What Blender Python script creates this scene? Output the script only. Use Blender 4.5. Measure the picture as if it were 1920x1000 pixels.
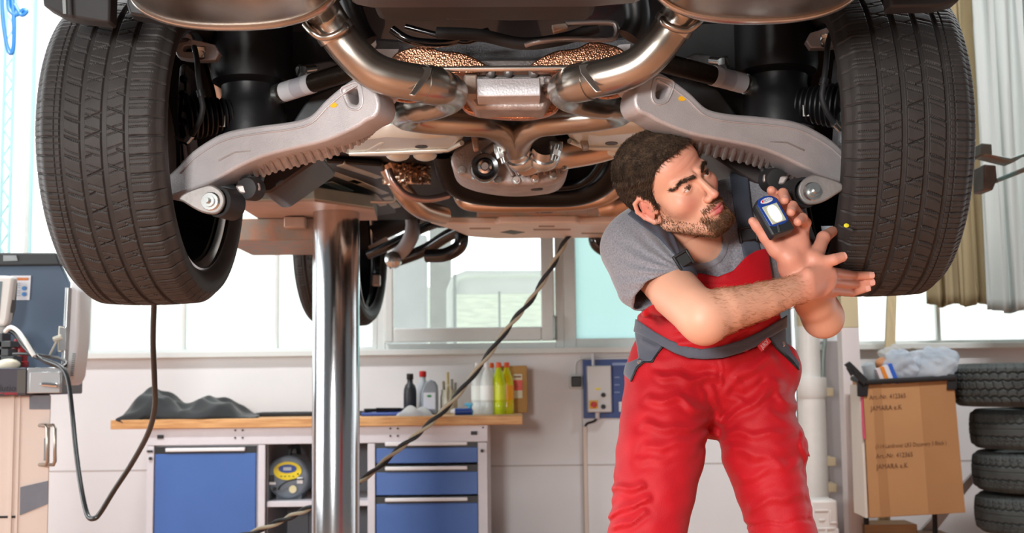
import bpy, bmesh, math, random
import numpy as np
from mathutils import Vector, Matrix
random.seed(7); np.random.seed(7)
C = bpy.context.scene.collection
SC = bpy.context.scene
for o in list(bpy.data.objects): bpy.data.objects.remove(o)
# ---------------------------------------------------------------- camera
F = 2245.0
PITCH = math.atan(210/2245); ROLL = .0119
CAM = Vector((0, 0, 1.05))
_f = Vector((0, math.cos(PITCH), math.sin(PITCH))); _u0 = Vector((0, -math.sin(PITCH), math.cos(PITCH)))
_r = Vector((math.cos(ROLL), 0, 0)) - math.sin(ROLL)*_u0
_u = Vector((math.sin(ROLL), 0, 0)) + math.cos(ROLL)*_u0
cd = bpy.data.cameras.new('camera'); cam = bpy.data.objects.new('camera', cd); C.objects.link(cam)
cd.sensor_width = 36; cd.lens = F/1920*36; cd.clip_start = .05; cd.clip_end = 200
cam.matrix_world = Matrix(((_r.x, _u.x, -_f.x, CAM.x), (_r.y, _u.y, -_f.y, CAM.y), (_r.z, _u.z, -_f.z, CAM.z), (0, 0, 0, 1)))
cd.dof.use_dof = True; cd.dof.focus_distance = 2.48; cd.dof.aperture_fstop = 6.5
SC.camera = cam
def ray(px, py): return _f + _r*((px-960)/F) + _u*((500-py)/F)
def P(px, py, Y):
    d = ray(px, py); return CAM + d*(Y/d.y)
def G(px, py, z):
    d = ray(px, py); return CAM + d*((z-CAM.z)/d.z)
# ---------------------------------------------------------------- world, lights, exposure
SC.view_settings.view_transform = 'Standard'; SC.view_settings.look = 'None'
SC.view_settings.gamma = 1; SC.view_settings.use_curve_mapping = False
SC.view_settings.exposure = 0.12
W = bpy.data.worlds.new('sky'); SC.world = W; W.use_nodes = True
wn = W.node_tree.nodes; wl = W.node_tree.links
bg = wn['Background']
tc = wn.new('ShaderNodeTexCoord'); sx = wn.new('ShaderNodeSeparateXYZ'); wl.new(tc.outputs['Generated'], sx.inputs[0])
mr = wn.new('ShaderNodeMapRange'); mr.inputs[1].default_value = .05; mr.inputs[2].default_value = .75
mr.inputs[3].default_value = .17; mr.inputs[4].default_value = 3.4
wl.new(sx.outputs['Y'], mr.inputs[0]); wl.new(mr.outputs[0], bg.inputs['Strength'])
bg.inputs['Color'].default_value = (.93, .98, 1, 1)
def area(name, loc, target, sx_, sy_, power, col=(1, 1, 1)):
    l = bpy.data.lights.new(name, 'AREA'); l.shape = 'RECTANGLE'; l.size = sx_; l.size_y = sy_; l.energy = power; l.color = col
    o = bpy.data.objects.new(name, l); C.objects.link(o); o.location = loc
    o.rotation_euler = (Vector(target)-Vector(loc)).to_track_quat('-Z', 'Y').to_euler(); return o
area('photo_softbox', (-1.1, -.6, 1.6), (.3, 2.7, 1.5), .6, .6, 125, (1, .985, .96))
area('overhead_fill', (-2.2, 4.6, 4.2), (-2.2, 6.6, 0), 1.6, .3, 120)  # unseen overhead lights, added to brighten the back wall
area('overhead_fill', (2.2, 4.2, 4.2), (2.2, 6.6, 0), 1.6, .3, 115)
area('overhead_fill', (0, .6, 3.4), (0, 1.6, 0), 1.8, .5, 60)  # unseen overhead fill, added above the foreground
area('left_fill', (-4.6, 3.2, 1.7), (.3, 3.6, .6), 3.0, 2.0, 125, (.96, .99, 1))  # fill added at left to raise the floor bounce under the car
# ---------------------------------------------------------------- materials
def lin(c):
    if isinstance(c, str): c = [int(c[i:i+2], 16)/255 for i in (0, 2, 4)]
    return tuple((v/12.92 if v <= .04045 else ((v+.055)/1.055)**2.4) for v in c)
MATS = {}
def mat(name, col, rough=.5, metal=0., var=.0, scale=20., bump=0., bscale=60., col2=None, coat=0., stretch=None, alpha=None, spec=.5, sheen=0., sss=0., detail=4):
    if name in MATS: return MATS[name]
    m = bpy.data.materials.new(name); m.use_nodes = True; MATS[name] = m
    n = m.node_tree.nodes; l = m.node_tree.links; b = n['Principled BSDF']
    c = lin(col); b.inputs['Base Color'].default_value = (*c, 1)
    b.inputs['Roughness'].default_value = rough; b.inputs['Metallic'].default_value = metal
    b.inputs['Coat Weight'].default_value = coat; b.inputs['Specular IOR Level'].default_value = spec
    b.inputs['Sheen Weight'].default_value = sheen
    if sss: b.inputs['Subsurface Weight'].default_value = sss; b.inputs['Subsurface Radius'].default_value = (.012, .004, .002)
    t = n.new('ShaderNodeTexCoord'); mp = n.new('ShaderNodeMapping'); l.new(t.outputs['Object'], mp.inputs[0])
    if stretch: mp.inputs['Scale'].default_value = stretch
    if var or col2:
        ns = n.new('ShaderNodeTexNoise'); ns.inputs['Scale'].default_value = scale; ns.inputs['Detail'].default_value = detail
        l.new(mp.outputs[0], ns.inputs['Vector'])
        rp = n.new('ShaderNodeValToRGB'); l.new(ns.outputs['Fac'], rp.inputs[0]); l.new(rp.outputs[0], b.inputs['Base Color'])
        c2 = lin(col2) if col2 else tuple(v*(1+var) for v in c)
        c1 = c if col2 else tuple(v*(1-var) for v in c)
        rp.color_ramp.elements[0].color = (*c1, 1); rp.color_ramp.elements[1].color = (*[min(1, v) for v in c2], 1)
        rp.color_ramp.elements[0].position = .35; rp.color_ramp.elements[1].position = .65
    if bump:
        nb = n.new('ShaderNodeTexNoise'); nb.inputs['Scale'].default_value = bscale; nb.inputs['Detail'].default_value = detail
        l.new(mp.outputs[0], nb.inputs['Vector'])
        bp = n.new('ShaderNodeBump'); bp.inputs['Strength'].default_value = bump; bp.inputs['Distance'].default_value = .004
        l.new(nb.outputs['Fac'], bp.inputs['Height']); l.new(bp.outputs[0], b.inputs['Normal'])
    if alpha is not None: b.inputs['Alpha'].default_value = alpha
    return m
def emit(name, col, s):
    m = bpy.data.materials.new(name); m.use_nodes = True; b = m.node_tree.nodes['Principled BSDF']
    b.inputs['Base Color'].default_value = (*lin(col), 1); b.inputs['Emission Color'].default_value = (*lin(col), 1); b.inputs['Emission Strength'].default_value = s
    MATS[name] = m; return m
def glassy(name, col, rough=.05, mixgl=.12):
    m = bpy.data.materials.new(name); m.use_nodes = True; n = m.node_tree.nodes; l = m.node_tree.links; n.remove(n['Principled BSDF'])
    a = n.new('ShaderNodeBsdfTransparent'); a.inputs[0].default_value = (*lin(col), 1)
    g = n.new('ShaderNodeBsdfGlossy'); g.inputs['Roughness'].default_value = rough
    mx = n.new('ShaderNodeMixShader'); mx.inputs[0].default_value = mixgl
    l.new(a.outputs[0], mx.inputs[1]); l.new(g.outputs[0], mx.inputs[2]); l.new(mx.outputs[0], n['Material Output'].inputs[0]); MATS[name] = m; return m
def frosted(name, col, tr=.8, transp=0., col2=None, scale=3):
    m = bpy.data.materials.new(name); m.use_nodes = True; n = m.node_tree.nodes; l = m.node_tree.links; n.remove(n['Principled BSDF'])
    a = n.new('ShaderNodeBsdfTranslucent'); d = n.new('ShaderNodeBsdfDiffuse'); mx = n.new('ShaderNodeMixShader'); mx.inputs[0].default_value = tr
    c = (*lin(col), 1)
    a.inputs[0].default_value = c; d.inputs[0].default_value = c
    if col2:
        t = n.new('ShaderNodeTexCoord'); ns = n.new('ShaderNodeTexNoise'); ns.inputs['Scale'].default_value = scale; ns.inputs['Detail'].default_value = 3
        l.new(t.outputs['Object'], ns.inputs['Vector']); rp = n.new('ShaderNodeValToRGB'); l.new(ns.outputs['Fac'], rp.inputs[0])
        rp.color_ramp.elements[0].position = .38; rp.color_ramp.elements[1].position = .62
        rp.color_ramp.elements[0].color = c; rp.color_ramp.elements[1].color = (*lin(col2), 1)
        l.new(rp.outputs[0], a.inputs[0]); l.new(rp.outputs[0], d.inputs[0])
    l.new(d.outputs[0], mx.inputs[1]); l.new(a.outputs[0], mx.inputs[2]); last = mx
    if transp:
        t_ = n.new('ShaderNodeBsdfTransparent'); m2 = n.new('ShaderNodeMixShader'); m2.inputs[0].default_value = transp
        l.new(mx.outputs[0], m2.inputs[1]); l.new(t_.outputs[0], m2.inputs[2]); last = m2
    l.new(last.outputs[0], n['Material Output'].inputs[0]); MATS[name] = m; return m
# ---------------------------------------------------------------- mesh helpers
def V(*a): return Vector(a)
def crom(pts, n=6, closed=False):
    """Catmull-Rom through points (tuples of any length)"""
    p = np.array([tuple(q) for q in pts], float); N = len(p); out = []
    rng = range(N) if closed else range(N-1)
    for i in rng:
        if closed: a, b, c, d = p[(i-1) % N], p[i], p[(i+1) % N], p[(i+2) % N]
        else: a, b, c, d = p[max(i-1, 0)], p[i], p[i+1], p[min(i+2, N-1)]
        for k in range(n):
            t = k/n
            out.append(.5*((2*b)+(-a+c)*t+(2*a-5*b+4*c-d)*t*t+(-a+3*b-3*c+d)*t**3))
    if not closed: out.append(p[-1])
    return np.array(out)
class MB:
    def __init__(s): s.v = []; s.f = []; s.mi = []; s.cur = 0
    def add(s, vs, fs):
        k = len(s.v); s.v += [tuple(q) for q in vs]; s.f += [tuple(i+k for i in f) for f in fs]; s.mi += [s.cur]*len(fs); return s
    def m(s, i): s.cur = i; return s
    def box(s, c, sz, R=None, taper=1.):
        c = Vector(c); h = [x/2 for x in sz]; vs = []
        for dz in (-1, 1):
            for dx, dy in ((-1, -1), (1, -1), (1, 1), (-1, 1)):
                t = taper if dz > 0 else 1.
                q = Vector((dx*h[0]*t, dy*h[1]*t, dz*h[2]))
                vs.append(c+(R @ q if R else q))
        return s.add(vs, [(0, 3, 2, 1), (4, 5, 6, 7), (0, 1, 5, 4), (1, 2, 6, 5), (2, 3, 7, 6), (3, 0, 4, 7)])
    def bb(s, x0, x1, y0, y1, z0, z1): return s.box(((x0+x1)/2, (y0+y1)/2, (z0+z1)/2), (abs(x1-x0), abs(y1-y0), abs(z1-z0)))
    def tube(s, pts, r, seg=12, cap=True, flat=None, closed=False):
        p = [Vector(q) for q in pts]; n = len(p)
        rr = [r]*n if not hasattr(r, '__len__') else list(r)
        if len(rr) != n: rr = list(np.interp(np.linspace(0, 1, n), np.linspace(0, 1, len(rr)), rr))
        T = []
        for i in range(n):
            if closed: t = p[(i+1) % n]-p[(i-1) % n]
            else: t = p[min(i+1, n-1)]-p[max(i-1, 0)]
            T.append(t.normalized() if t.length > 1e-9 else (T[-1] if T else V(0, 0, 1)))
        a = Vector((0, 0, 1)) if abs(T[0].z) < .9 else Vector((1, 0, 0))
        N = (a-T[0]*a.dot(T[0])).normalized(); vs = []; fs = []
        for i in range(n):
            N = (N-T[i]*N.dot(T[i])).normalized(); B = T[i].cross(N)
            for k in range(seg):
                q = 2*math.pi*k/seg
                vs.append(p[i]+(N*math.cos(q)*(flat if flat else 1)+B*math.sin(q))*rr[i])
        for i in range(n if closed else n-1):
            j = (i+1) % n
            for k in range(seg): fs.append((i*seg+k, i*seg+(k+1) % seg, j*seg+(k+1) % seg, j*seg+k))
        if cap and not closed: fs += [tuple(range(seg-1, -1, -1)), tuple((n-1)*seg+k for k in range(seg))]
        return s.add(vs, fs)
    def lathe(s, prof, o, ax, seg=24, cap=True, sx=1., arc=None):
        o = Vector(o); ax = Vector(ax).normalized(); a = Vector((0, 0, 1)) if abs(ax.z) < .9 else Vector((1, 0, 0))
        N = (a-ax*a.dot(ax)).normalized(); B = ax.cross(N); vs = []; fs = []
        for r, h in prof:
            for k in range(seg):
                q = 2*math.pi*k/seg; vs.append(o+ax*h+(N*math.cos(q)+B*math.sin(q)*sx)*max(r, 1e-5))
        for i in range(len(prof)-1):
            for k in range(seg): fs.append((i*seg+k, i*seg+(k+1) % seg, (i+1)*seg+(k+1) % seg, (i+1)*seg+k))
        if cap: fs += [tuple(range(seg-1, -1, -1)), tuple((len(prof)-1)*seg+k for k in range(seg))]
        return s.add(vs, fs)
    def cyl(s, a, b, r, seg=20): return s.tube([a, b], r, seg)
    def prism(s, pts, d):
        """closed outline (3D pts) extruded by vector d"""
        n = len(pts); d = Vector(d); p = [Vector(q) for q in pts]
        fs = [tuple(range(n)), tuple(range(2*n-1, n-1, -1))]+[(i, i+n, (i+1) % n+n, (i+1) % n) for i in range(n)]
        return s.add(p+[q+d for q in p], fs)
    def grid(s, pts2d, wrap_u=False, wrap_v=False):
        A = np.asarray(pts2d, float); nu, nv = A.shape[:2]; fs = []
        for i in range(nu if wrap_u else nu-1):
            for j in range(nv if wrap_v else nv-1):
                fs.append((i*nv+j, ((i+1) % nu)*nv+j, ((i+1) % nu)*nv+(j+1) % nv, i*nv+(j+1) % nv))
        return s.add(A.reshape(-1, 3), fs)
    def sph(s, c, r, seg=16, rings=10, sc=(1, 1, 1), R=None):
        c = Vector(c); vs = []; fs = []
        for i in range(rings+1):
            t = math.pi*i/rings
            for k in range(seg):
                q = 2*math.pi*k/seg; w = Vector((math.sin(t)*math.cos(q)*sc[0]*r, math.sin(t)*math.sin(q)*sc[1]*r, math.cos(t)*sc[2]*r))
                vs.append(c+(R @ w if R else w))
        for i in range(rings):
            for k in range(seg): fs.append((i*seg+k, (i+1)*seg+k, (i+1)*seg+(k+1) % seg, i*seg+(k+1) % seg))
        return s.add(vs, fs)
    def text(s, txt, org, ux, uy, size, depth=.0006, align='LEFT', squeeze=1.):
        cu = bpy.data.curves.new('t', 'FONT'); cu.body = txt; cu.size = 1; cu.align_x = align; cu.resolution_u = 2
        ob = bpy.data.objects.new('t', cu); C.objects.link(ob)
        bpy.context.view_layer.update()
        me = bpy.data.meshes.new_from_object(ob.evaluated_get(bpy.context.evaluated_depsgraph_get()))
        org = Vector(org); ux = Vector(ux).normalized(); uy = Vector(uy).normalized(); nz = ux.cross(uy)
        s.add([org+ux*(v.co.x*size*squeeze)+uy*(v.co.y*size)+nz*depth for v in me.vertices], [tuple(p.vertices) for p in me.polygons])
        bpy.data.objects.remove(ob); bpy.data.curves.remove(cu); bpy.data.meshes.remove(me); return s
    def build(s, name, mats, parent=None, bevel=0., angle=40, sub=0, bseg=2, weld=False):
        me = bpy.data.meshes.new(name); off = worldloc(parent) if parent else Vector((0, 0, 0))
        me.from_pydata([(a-off.x, b-off.y, c-off.z) for a, b, c in s.v], [], s.f)
        if not isinstance(mats, (list, tuple)): mats = [mats]
        for m in mats: me.materials.append(m)
        if any(s.mi): me.polygons.foreach_set('material_index', s.mi)
        bm = bmesh.new(); bm.from_mesh(me)
        if weld: bmesh.ops.remove_doubles(bm, verts=bm.verts, dist=1e-6)
        bmesh.ops.recalc_face_normals(bm, faces=bm.faces); bm.to_mesh(me); bm.free()
        me.shade_smooth(); me.set_sharp_from_angle(angle=math.radians(angle))
        o = bpy.data.objects.new(name, me); C.objects.link(o)
        if parent: o.parent = parent
        if bevel:
            b = o.modifiers.new('bevel', 'BEVEL'); b.width = bevel; b.segments = bseg; b.limit_method = 'ANGLE'; b.angle_limit = math.radians(35); b.harden_normals = False
        if sub:
            q = o.modifiers.new('sub', 'SUBSURF'); q.levels = sub; q.render_levels = sub
        return o
def worldloc(o):
    w = Vector((0, 0, 0))
    while o: w = w+o.location; o = o.parent
    return w
def thing(name, label, cat, loc, group=None):
    o = bpy.data.objects.new(name, None); o.empty_display_size = .1; C.objects.link(o); o.location = loc; tag(o, label, cat, group); return o
def tag(o, label, cat, group=None):
    o['label'] = label; o['category'] = cat
    if group: o['group'] = group
    return o
def struct(o): o['kind'] = 'structure'; return o
def single(o):
    """move a one-mesh thing's origin to the middle of its base"""
    me = o.data; n = len(me.vertices); a = np.empty(n*3); me.vertices.foreach_get('co', a); a = a.reshape(-1, 3)
    c = (a.min(0)+a.max(0))/2; c[2] = a[:, 2].min(); a -= c; me.vertices.foreach_set('co', a.ravel()); o.location = o.location+Vector(c); return o
def fastmesh(name, vs, quads, m, parent=None, smooth=True):
    """large quad mesh from numpy arrays"""
    off = worldloc(parent) if parent else Vector((0, 0, 0)); vs = np.asarray(vs, np.float32)-np.array(off, np.float32); q = np.asarray(quads, np.int32)
    me = bpy.data.meshes.new(name); me.vertices.add(len(vs)); me.vertices.foreach_set('co', vs.ravel())
    me.loops.add(q.size); me.loops.foreach_set('vertex_index', q.ravel()); me.polygons.add(len(q))
    me.polygons.foreach_set('loop_start', np.arange(0, q.size, q.shape[1], dtype=np.int32))
    me.update(calc_edges=True); me.validate()
    if smooth: me.shade_smooth()
    for mm in (m if isinstance(m, (list, tuple)) else [m]): me.materials.append(mm)
    o = bpy.data.objects.new(name, me); C.objects.link(o)
    if parent: o.parent = parent
    return o
def plate(outs, Y, depth, bevel=0., frame=None):
    """flat plate with holes: outlines of 3D points projected on the plane Y, extruded to Y+depth; returns (verts, faces)"""
    cu = bpy.data.curves.new('p', 'CURVE'); cu.dimensions = '2D'; cu.fill_mode = 'BOTH'; cu.extrude = max(depth/2-bevel, 0); cu.bevel_depth = bevel; cu.bevel_resolution = 2
    for o in outs:
        s = cu.splines.new('POLY'); s.points.add(len(o)-1); s.use_cyclic_u = True
        for q, pnt in zip(o, s.points): pnt.co = ((Vector(q)-frame[0]).dot(frame[1]) if frame else q[0], q[2], 0, 1)
    ob = bpy.data.objects.new('p', cu); C.objects.link(ob); bpy.context.view_layer.update()
    me = bpy.data.meshes.new_from_object(ob.evaluated_get(bpy.context.evaluated_depsgraph_get()))
    if frame:
        nrm = Vector((-frame[1].y, frame[1].x, 0)); vs = [tuple(Vector((frame[0].x, frame[0].y, 0))+frame[1]*v.co.x+nrm*(depth/2+v.co.z)+Vector((0, 0, v.co.y))) for v in me.vertices]
    else: vs = [(v.co.x, Y+depth/2+v.co.z, v.co.y) for v in me.vertices]
    r = vs, [tuple(p.vertices) for p in me.polygons]
    bpy.data.objects.remove(ob); bpy.data.curves.remove(cu); bpy.data.meshes.remove(me); return r
def pxl(pts, Y, n=0, closed=True):
    w = [P(x, y, Y) for x, y in pts]; return seq(w, n, closed) if n else w
def seq(pts, n=6, closed=False): return [Vector(q) for q in crom(pts, n, closed)]
def pp(lst, n=6):
    """list of (px,py,Y) -> smoothed world path"""
    return seq([P(*q) for q in lst], n)
# shared materials
M_rubber = mat('tyre_rubber', '2f2c2b', .6, var=.12, scale=35, bump=.12, bscale=400, spec=.35)
M_rubber2 = mat('dusty_tyre_rubber', '404544', .75, var=.2, scale=12, bump=.2, bscale=200)
M_black = mat('black_plastic', '141416', .42, var=.2, scale=15, bump=.05)
M_blackm = mat('matt_black_plastic', '1b1b1d', .65, var=.2, scale=12, bump=.1)
M_glossk = mat('glossy_black_metal', '0c0c0e', .18, coat=.5)
M_alu = mat('cast_aluminium', 'b2adae', .45, .45, var=.07, scale=14, bump=.25, bscale=420)
M_cast = mat('raw_casting', 'a49a96', .5, .6, var=.14, scale=22, bump=.35, bscale=160)
M_dcast = mat('dark_casting', '6d6e71', .55, .5, var=.18, scale=26, bump=.3, bscale=260)
M_steel = mat('exhaust_steel', 'c4bdb6', .24, .95, var=.14, scale=7, bump=.02, bscale=30)
M_steelb = mat('brown_exhaust_steel', 'a39a90', .27, .95, var=.16, scale=6)
M_chrome = mat('bright_steel', 'd2d2d2', .16, 1.)
M_zinc = mat('zinc_steel', 'c2c4c2', .24, .95, var=.06, scale=30)
M_shield = mat('aluminium_heat_shield', 'd0d2cc', .22, .95, var=.05, scale=9, bump=.05, bscale=20)
M_foil = mat('crumpled_foil', 'd0b7a2', .3, .95, var=.1, scale=14, bump=.4, bscale=25)
M_white = mat('white_label', 'dcdde2', .5)
M_red = mat('red_plastic', 'c41a1e', .4)
M_blue = mat('blue_plastic', '20418f', .4)
M_rust = mat('weathered_steel', 'b08a76', .55, .45, var=.22, scale=16, bump=.2, bscale=80, col2='8f9089')
# ================================================================ THE ROOM
YW = 7.3
M_wall = mat('painted_wall', 'e0e0e2', .6, var=.025, scale=2.2, bump=.08, bscale=30)
M_floor = mat('terracotta_floor', 'bd8260', .45, var=.08, scale=3)
M_frame = mat('white_window_frame', 'd9dcd9', .45, var=.02)
M_seam = mat('wall_seam', 'b9b2b0', .7)
M_glass = frosted('window_glass', 'eef3f3', .9, .84)
M_frost = frosted('frosted_glass', 'b4d2d6', .85, .05, 'd2e6e6', 1.2)
zs = P(960, 655, YW).z            # window sill height
f_ = MB().bb(-6, 6, -4, YW+.2, -.1, 0).build('floor', M_floor); struct(f_)
w_ = MB().bb(-6, 6, YW, YW+.22, 0, zs-.02)
wall = struct(w_.build('wall_back', M_wall))
s_ = MB()
for py in (880,):
    z = P(960, py-6, YW).z; s_.bb(-6, 6, YW-.002, YW+.01, z-.004, z+.004)
for px in (1092, 160-400): x = P(px, 800, YW).x; s_.bb(x-.003, x+.003, YW-.002, YW+.01, 0, zs-.05)
struct(s_.build('trim_1', M_seam))
struct(MB().bb(-6, 6, YW-.06, YW+.22, zs-.03, zs+.005).build('trim_2', M_frame, bevel=.004))
xq = lambda px, Y=YW: P(px, 620, Y).x
# window bands: mullions as frames, glass as panes
def window(n, x0, x1, mull, pane, z0=None, fr=.05, z1=3.7):
    z0 = zs if z0 is None else z0
    m = MB(); Yc = YW+.07
    m.bb(x0, x0+fr, Yc-.035, Yc+.035, z0, z1); m.bb(x1-fr, x1, Yc-.035, Yc+.035, z0, z1); m.bb(x0+fr, x1-fr, Yc-.033, Yc+.033, z0, z0+fr*.8); m.bb(x0+fr, x1-fr, Yc-.033, Yc+.033, z1-fr, z1)
    for x in mull: m.bb(x-.012, x+.012, Yc-.03, Yc+.03, z0, z1)
    o = struct(m.build('window_%d' % n, M_frame, bevel=.004))
    g = MB().bb(x0+fr, x1-fr, Yc-.004, Yc+.004, z0+fr*.8, z1-fr).build('pane', pane, o); struct(g)
    return o
M_pale = frosted('white_frosted_glass', 'fcfdfd', .95, .12)
window(1, xq(-420), xq(706), [xq(-120), xq(38), xq(160), xq(340), xq(515)], M_pale, fr=.03)
w2 = window(2, xq(706), xq(1058), [], M_glass, fr=.05)
sash = MB(); x0, x1 = xq(722), xq(1040); Yc = YW+.03; z0, z1 = zs+.05, 3.6
for a in ((x0, x0+.05, z0, z1), (x1-.08, x1, z0, z1), (x0+.05, x1-.08, z0, z0+.085), (x0+.05, x1-.08, z1-.08, z1)): sash.bb(a[0], a[1], Yc-.04, Yc+.03, a[2], a[3])
struct(sash.build('sash', M_frame, w2, bevel=.008))
hg = MB(); c = P(1040, 615, YW-.02); hg.cyl(c-V(0, 0, .06), c+V(0, 0, .06), .009, 10); hg.sph(c+V(0, 0, .065), .011, 8, 6); hg.sph(c-V(0, 0, .065), .011, 8, 6)
struct(hg.build('hinge', mat('hinge_grey', '9aa09c', .4, .6), w2))
window(3, xq(1058), xq(1505), [], M_frost, fr=.075)
window(4, xq(1600), xq(2250), [xq(1765), xq(1935)], M_pale, fr=.03)
struct(MB().bb(xq(1505), xq(1600), YW+.0, YW+.2, zs-.02, 3.7).build('wall_pier', M_wall))
# ---- outside, beyond the clear window
tag(single(MB().prism([V(-7, 7.6, .5), V(-7, 7.6, .62), V(-7, 11.5, .62), V(-7, 22, 2.75), V(-7, 30, 2.75), V(-7, 30, .5)], (14, 0, 0)).build('lawn', mat('grass_lawn', 'c6d4ae', .9, var=.2, scale=4))), 'blurred green lawn rising outside the clear window', 'lawn')
def outpost(name, px0, px1, y0, y1, Y, m, lab, cat, d=.15):
    a = P(px0, y1, Y); b = P(px1, y0, Y); o = MB().bb(a.x, b.x, Y, Y+d, min(a.z, .62), b.z).build(name, m, bevel=.02); tag(single(o), lab, cat); return o
outpost('garden_wall', 690, 800, 440, 640, 10.5, mat('lilac_render', 'c9c6d2', .8, var=.08, scale=3), 'pale lilac rendered wall outside the clear window, at its left', 'wall')
outpost('tree_trunk', 806, 842, 300, 640, 10, mat('bark', '6e635c', .9, var=.2, scale=9, bump=.5), 'thick dark tree trunk outside beside the lilac wall', 'tree', .3)
sh = MB(); a = P(846, 640, 9.4); b = P(1130, 512, 9.4)
o = thing('bus_shelter', 'white framed glazed shelter outside on the lawn', 'shelter', (a.x, 9.4, .62))
sh.tube([V(a.x, 9.4, .62), V(a.x, 9.4, b.z-.12), V(a.x+.04, 9.4, b.z-.03), V(a.x+.12, 9.4, b.z), V(b.x, 9.4, b.z), V(b.x, 9.4, .62)], .035, 10)
sh.build('frame', M_frame, o)
MB().bb(xq(851, 9.4), xq(856, 9.4), 9.36, 9.44, .62, b.z).bb(xq(935, 9.4), xq(939, 9.4), 9.37, 9.43, .62, P(900, 548, 9.4).z).build('upright', mat('dark_post', '3d4646', .5), o)
a2 = P(846, 548, 9.5); MB().bb(a.x, b.x, 9.45, 9.5, a2.z-.02, b.z-.02).build('roof_panel', mat('pale_panel', 'd8d6d8', .5, var=.05, scale=3), o)
# ================================================================ WORKBENCH
YF, YB = 6.55, 7.25
wood = mat('beech_worktop', 'dcab72', .5, var=.1, scale=6, stretch=(1.2, 14, 14), col2='c08a55')
bx0, bx1 = P(207, 790, YF).x, P(980, 778, YF).x; bz = .85
wt = MB().bb(bx0, bx1, YF, YB, bz-.05, bz).build('worktop', wood, bevel=.004); tag(single(wt), 'long light beech worktop of the workbench below the window', 'worktop')
bgrey = mat('bench_light_grey', 'd4d2d8', .45, var=.02); kdot = mat('black_rubber_plug', '1b1c1e', .5)
bluef = mat('blue_drawer_front', '4068ac', .4, var=.03, scale=4)
kband = mat('black_handle_band', '1d2126', .4); hbar = mat('pale_handle_bar', 'e8e8ea', .35)
X = lambda px: P(px, 880, YF).x
Z = lambda py: P(600, py, YF).z
# frame: apron and end posts
fr = thing('workbench_stand', 'light grey steel apron stand with bolt holes under the worktop', 'stand', ((bx0+bx1)/2, YF+.3, 0))
MB().bb(X(270), X(915), YF+.03, YF+.06, Z(833), bz-.05).build('apron', bgrey, fr, bevel=.003)
for px in (270, 903): MB().bb(X(px), X(px+13), YF+.06, YB-.05, 0, bz-.05).build('post', bgrey, fr, bevel=.003)
kd = MB()
for px in (438, 452, 731, 745):
    for py in (806, 820): kd.cyl(V(X(px), YF+.026, Z(py)), V(X(px), YF+.04, Z(py)), .0055, 10)
kd.cyl(V(X(906), YF+.026, Z(806)), V(X(906), YF+.04, Z(806)), .005, 8)
kd.build('bolt_hole', kdot, fr)
for px in (297, 889): MB().bb(X(px-6), X(px+6), YF+.024, YF+.04, Z(820), Z(813)).build('cable_grommet', kdot, fr, bevel=.002)
def carcass(root, a, b, m, zb=.08, back=None, open_=False):
    k = MB(); t = .018; zt = Z(834)
    k.bb(a, a+t, YF+.06, YB-.02, zb, zt); k.bb(b-t, b, YF+.06, YB-.02, zb, zt); k.bb(a+t, b-t, YF+.06, YB-.02, zb, zb+t); k.bb(a+t, b-t, YF+.06, YB-.02, zt-t, zt)
    k.bb(a+t, b-t, YB-.04, YB-.02, zb+t, zt-t)
    return k.build('carcass', m, root)
def front(root, a, b, yt, yb_, hl, hr, name):
    """blue front under a black band with a pale handle bar"""
    o = MB().bb(a, b, YF+.035, YF+.06, Z(yb_), Z(yt+13)).build(name, bluef, root, bevel=.003)
    bd = MB().prism([V(a, YF+.036, Z(yt)), V(b, YF+.036, Z(yt)), V(b, YF+.036, Z(yt+13)), V(a, YF+.036, Z(yt+13))], (0, .024, 0)).build('recessed_grip', kband, o)
    MB().bb(hl, hr, YF+.022, YF+.036, Z(yt+9), Z(yt+2)).build('handle', hbar, o, bevel=.004)
    return o
cab = thing('bench_cabinet', 'light grey bench cabinet with one tall blue door at left end', 'cabinet', ((X(272)+X(497))/2, YF+.35, 0))
carcass(cab, X(284), X(482), bgrey)
front(cab, X(287), X(477), 836, 1040, X(307), X(457), 'door')
MB().cyl(V(X(279), YF+.02, Z(857)), V(X(279), YF+.05, Z(857)), .009, 14).build('lock', kdot, cab); MB().bb(X(272), X(283), YF+.025, YF+.05, Z(845.5), Z(841.5)).build('slot_plug', kdot, cab)
for px in (272, 482): MB().bb(X(px), X(px+13), YF+.03, YF+.06, .0, Z(834)).build('stile', bgrey, cab, bevel=.003)
dr = thing('drawer_cabinet', 'light grey bench cabinet with three blue drawers at right end', 'cabinet', ((X(690)+X(915))/2, YF+.35, 0))
carcass(dr, X(696), X(902), bgrey)
for yt, yb_ in ((830, 872), (876, 932), (935, 1040)): front(dr, X(704), X(895), yt, yb_, X(721), X(876), 'drawer')
MB().cyl(V(X(904), YF+.02, Z(850)), V(X(904), YF+.05, Z(850)), .009, 14).build('lock', kdot, dr)
for px in (688, 896): MB().bb(X(px), X(px+14 if px < 700 else px+18), YF+.03, YF+.06, .0, Z(834)).build('stile', bgrey, dr, bevel=.003)
su = thing('open_shelf_unit', 'open grey shelf bay between the blue door and the drawers', 'shelf', (X(590), YF+.35, 0))
dg = mat('bench_inner_grey', '8e8f95', .6)
k = MB().bb(X(495), X(690), YB-.05, YB-.03, .1, Z(834)).bb(X(495), X(497), YF+.08, YB-.05, .1, Z(834)).bb(X(689), X(691), YF+.08, YB-.05, .1, Z(834)).bb(X(497), X(689), YF+.08, YB-.05, .1, .115); k.build('back_panel', dg, su)
shz = P(590, 940, YF+.05).z
MB().bb(X(497), X(688), YF+.05, YB-.06, shz-.03, shz).build('shelf', bgrey, su, bevel=.003)
xm = X(541); MB().bb(xm-.002, xm+.002, YB-.056, YB-.05, .12, shz-.03).build('back_seam', kdot, su)
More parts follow.
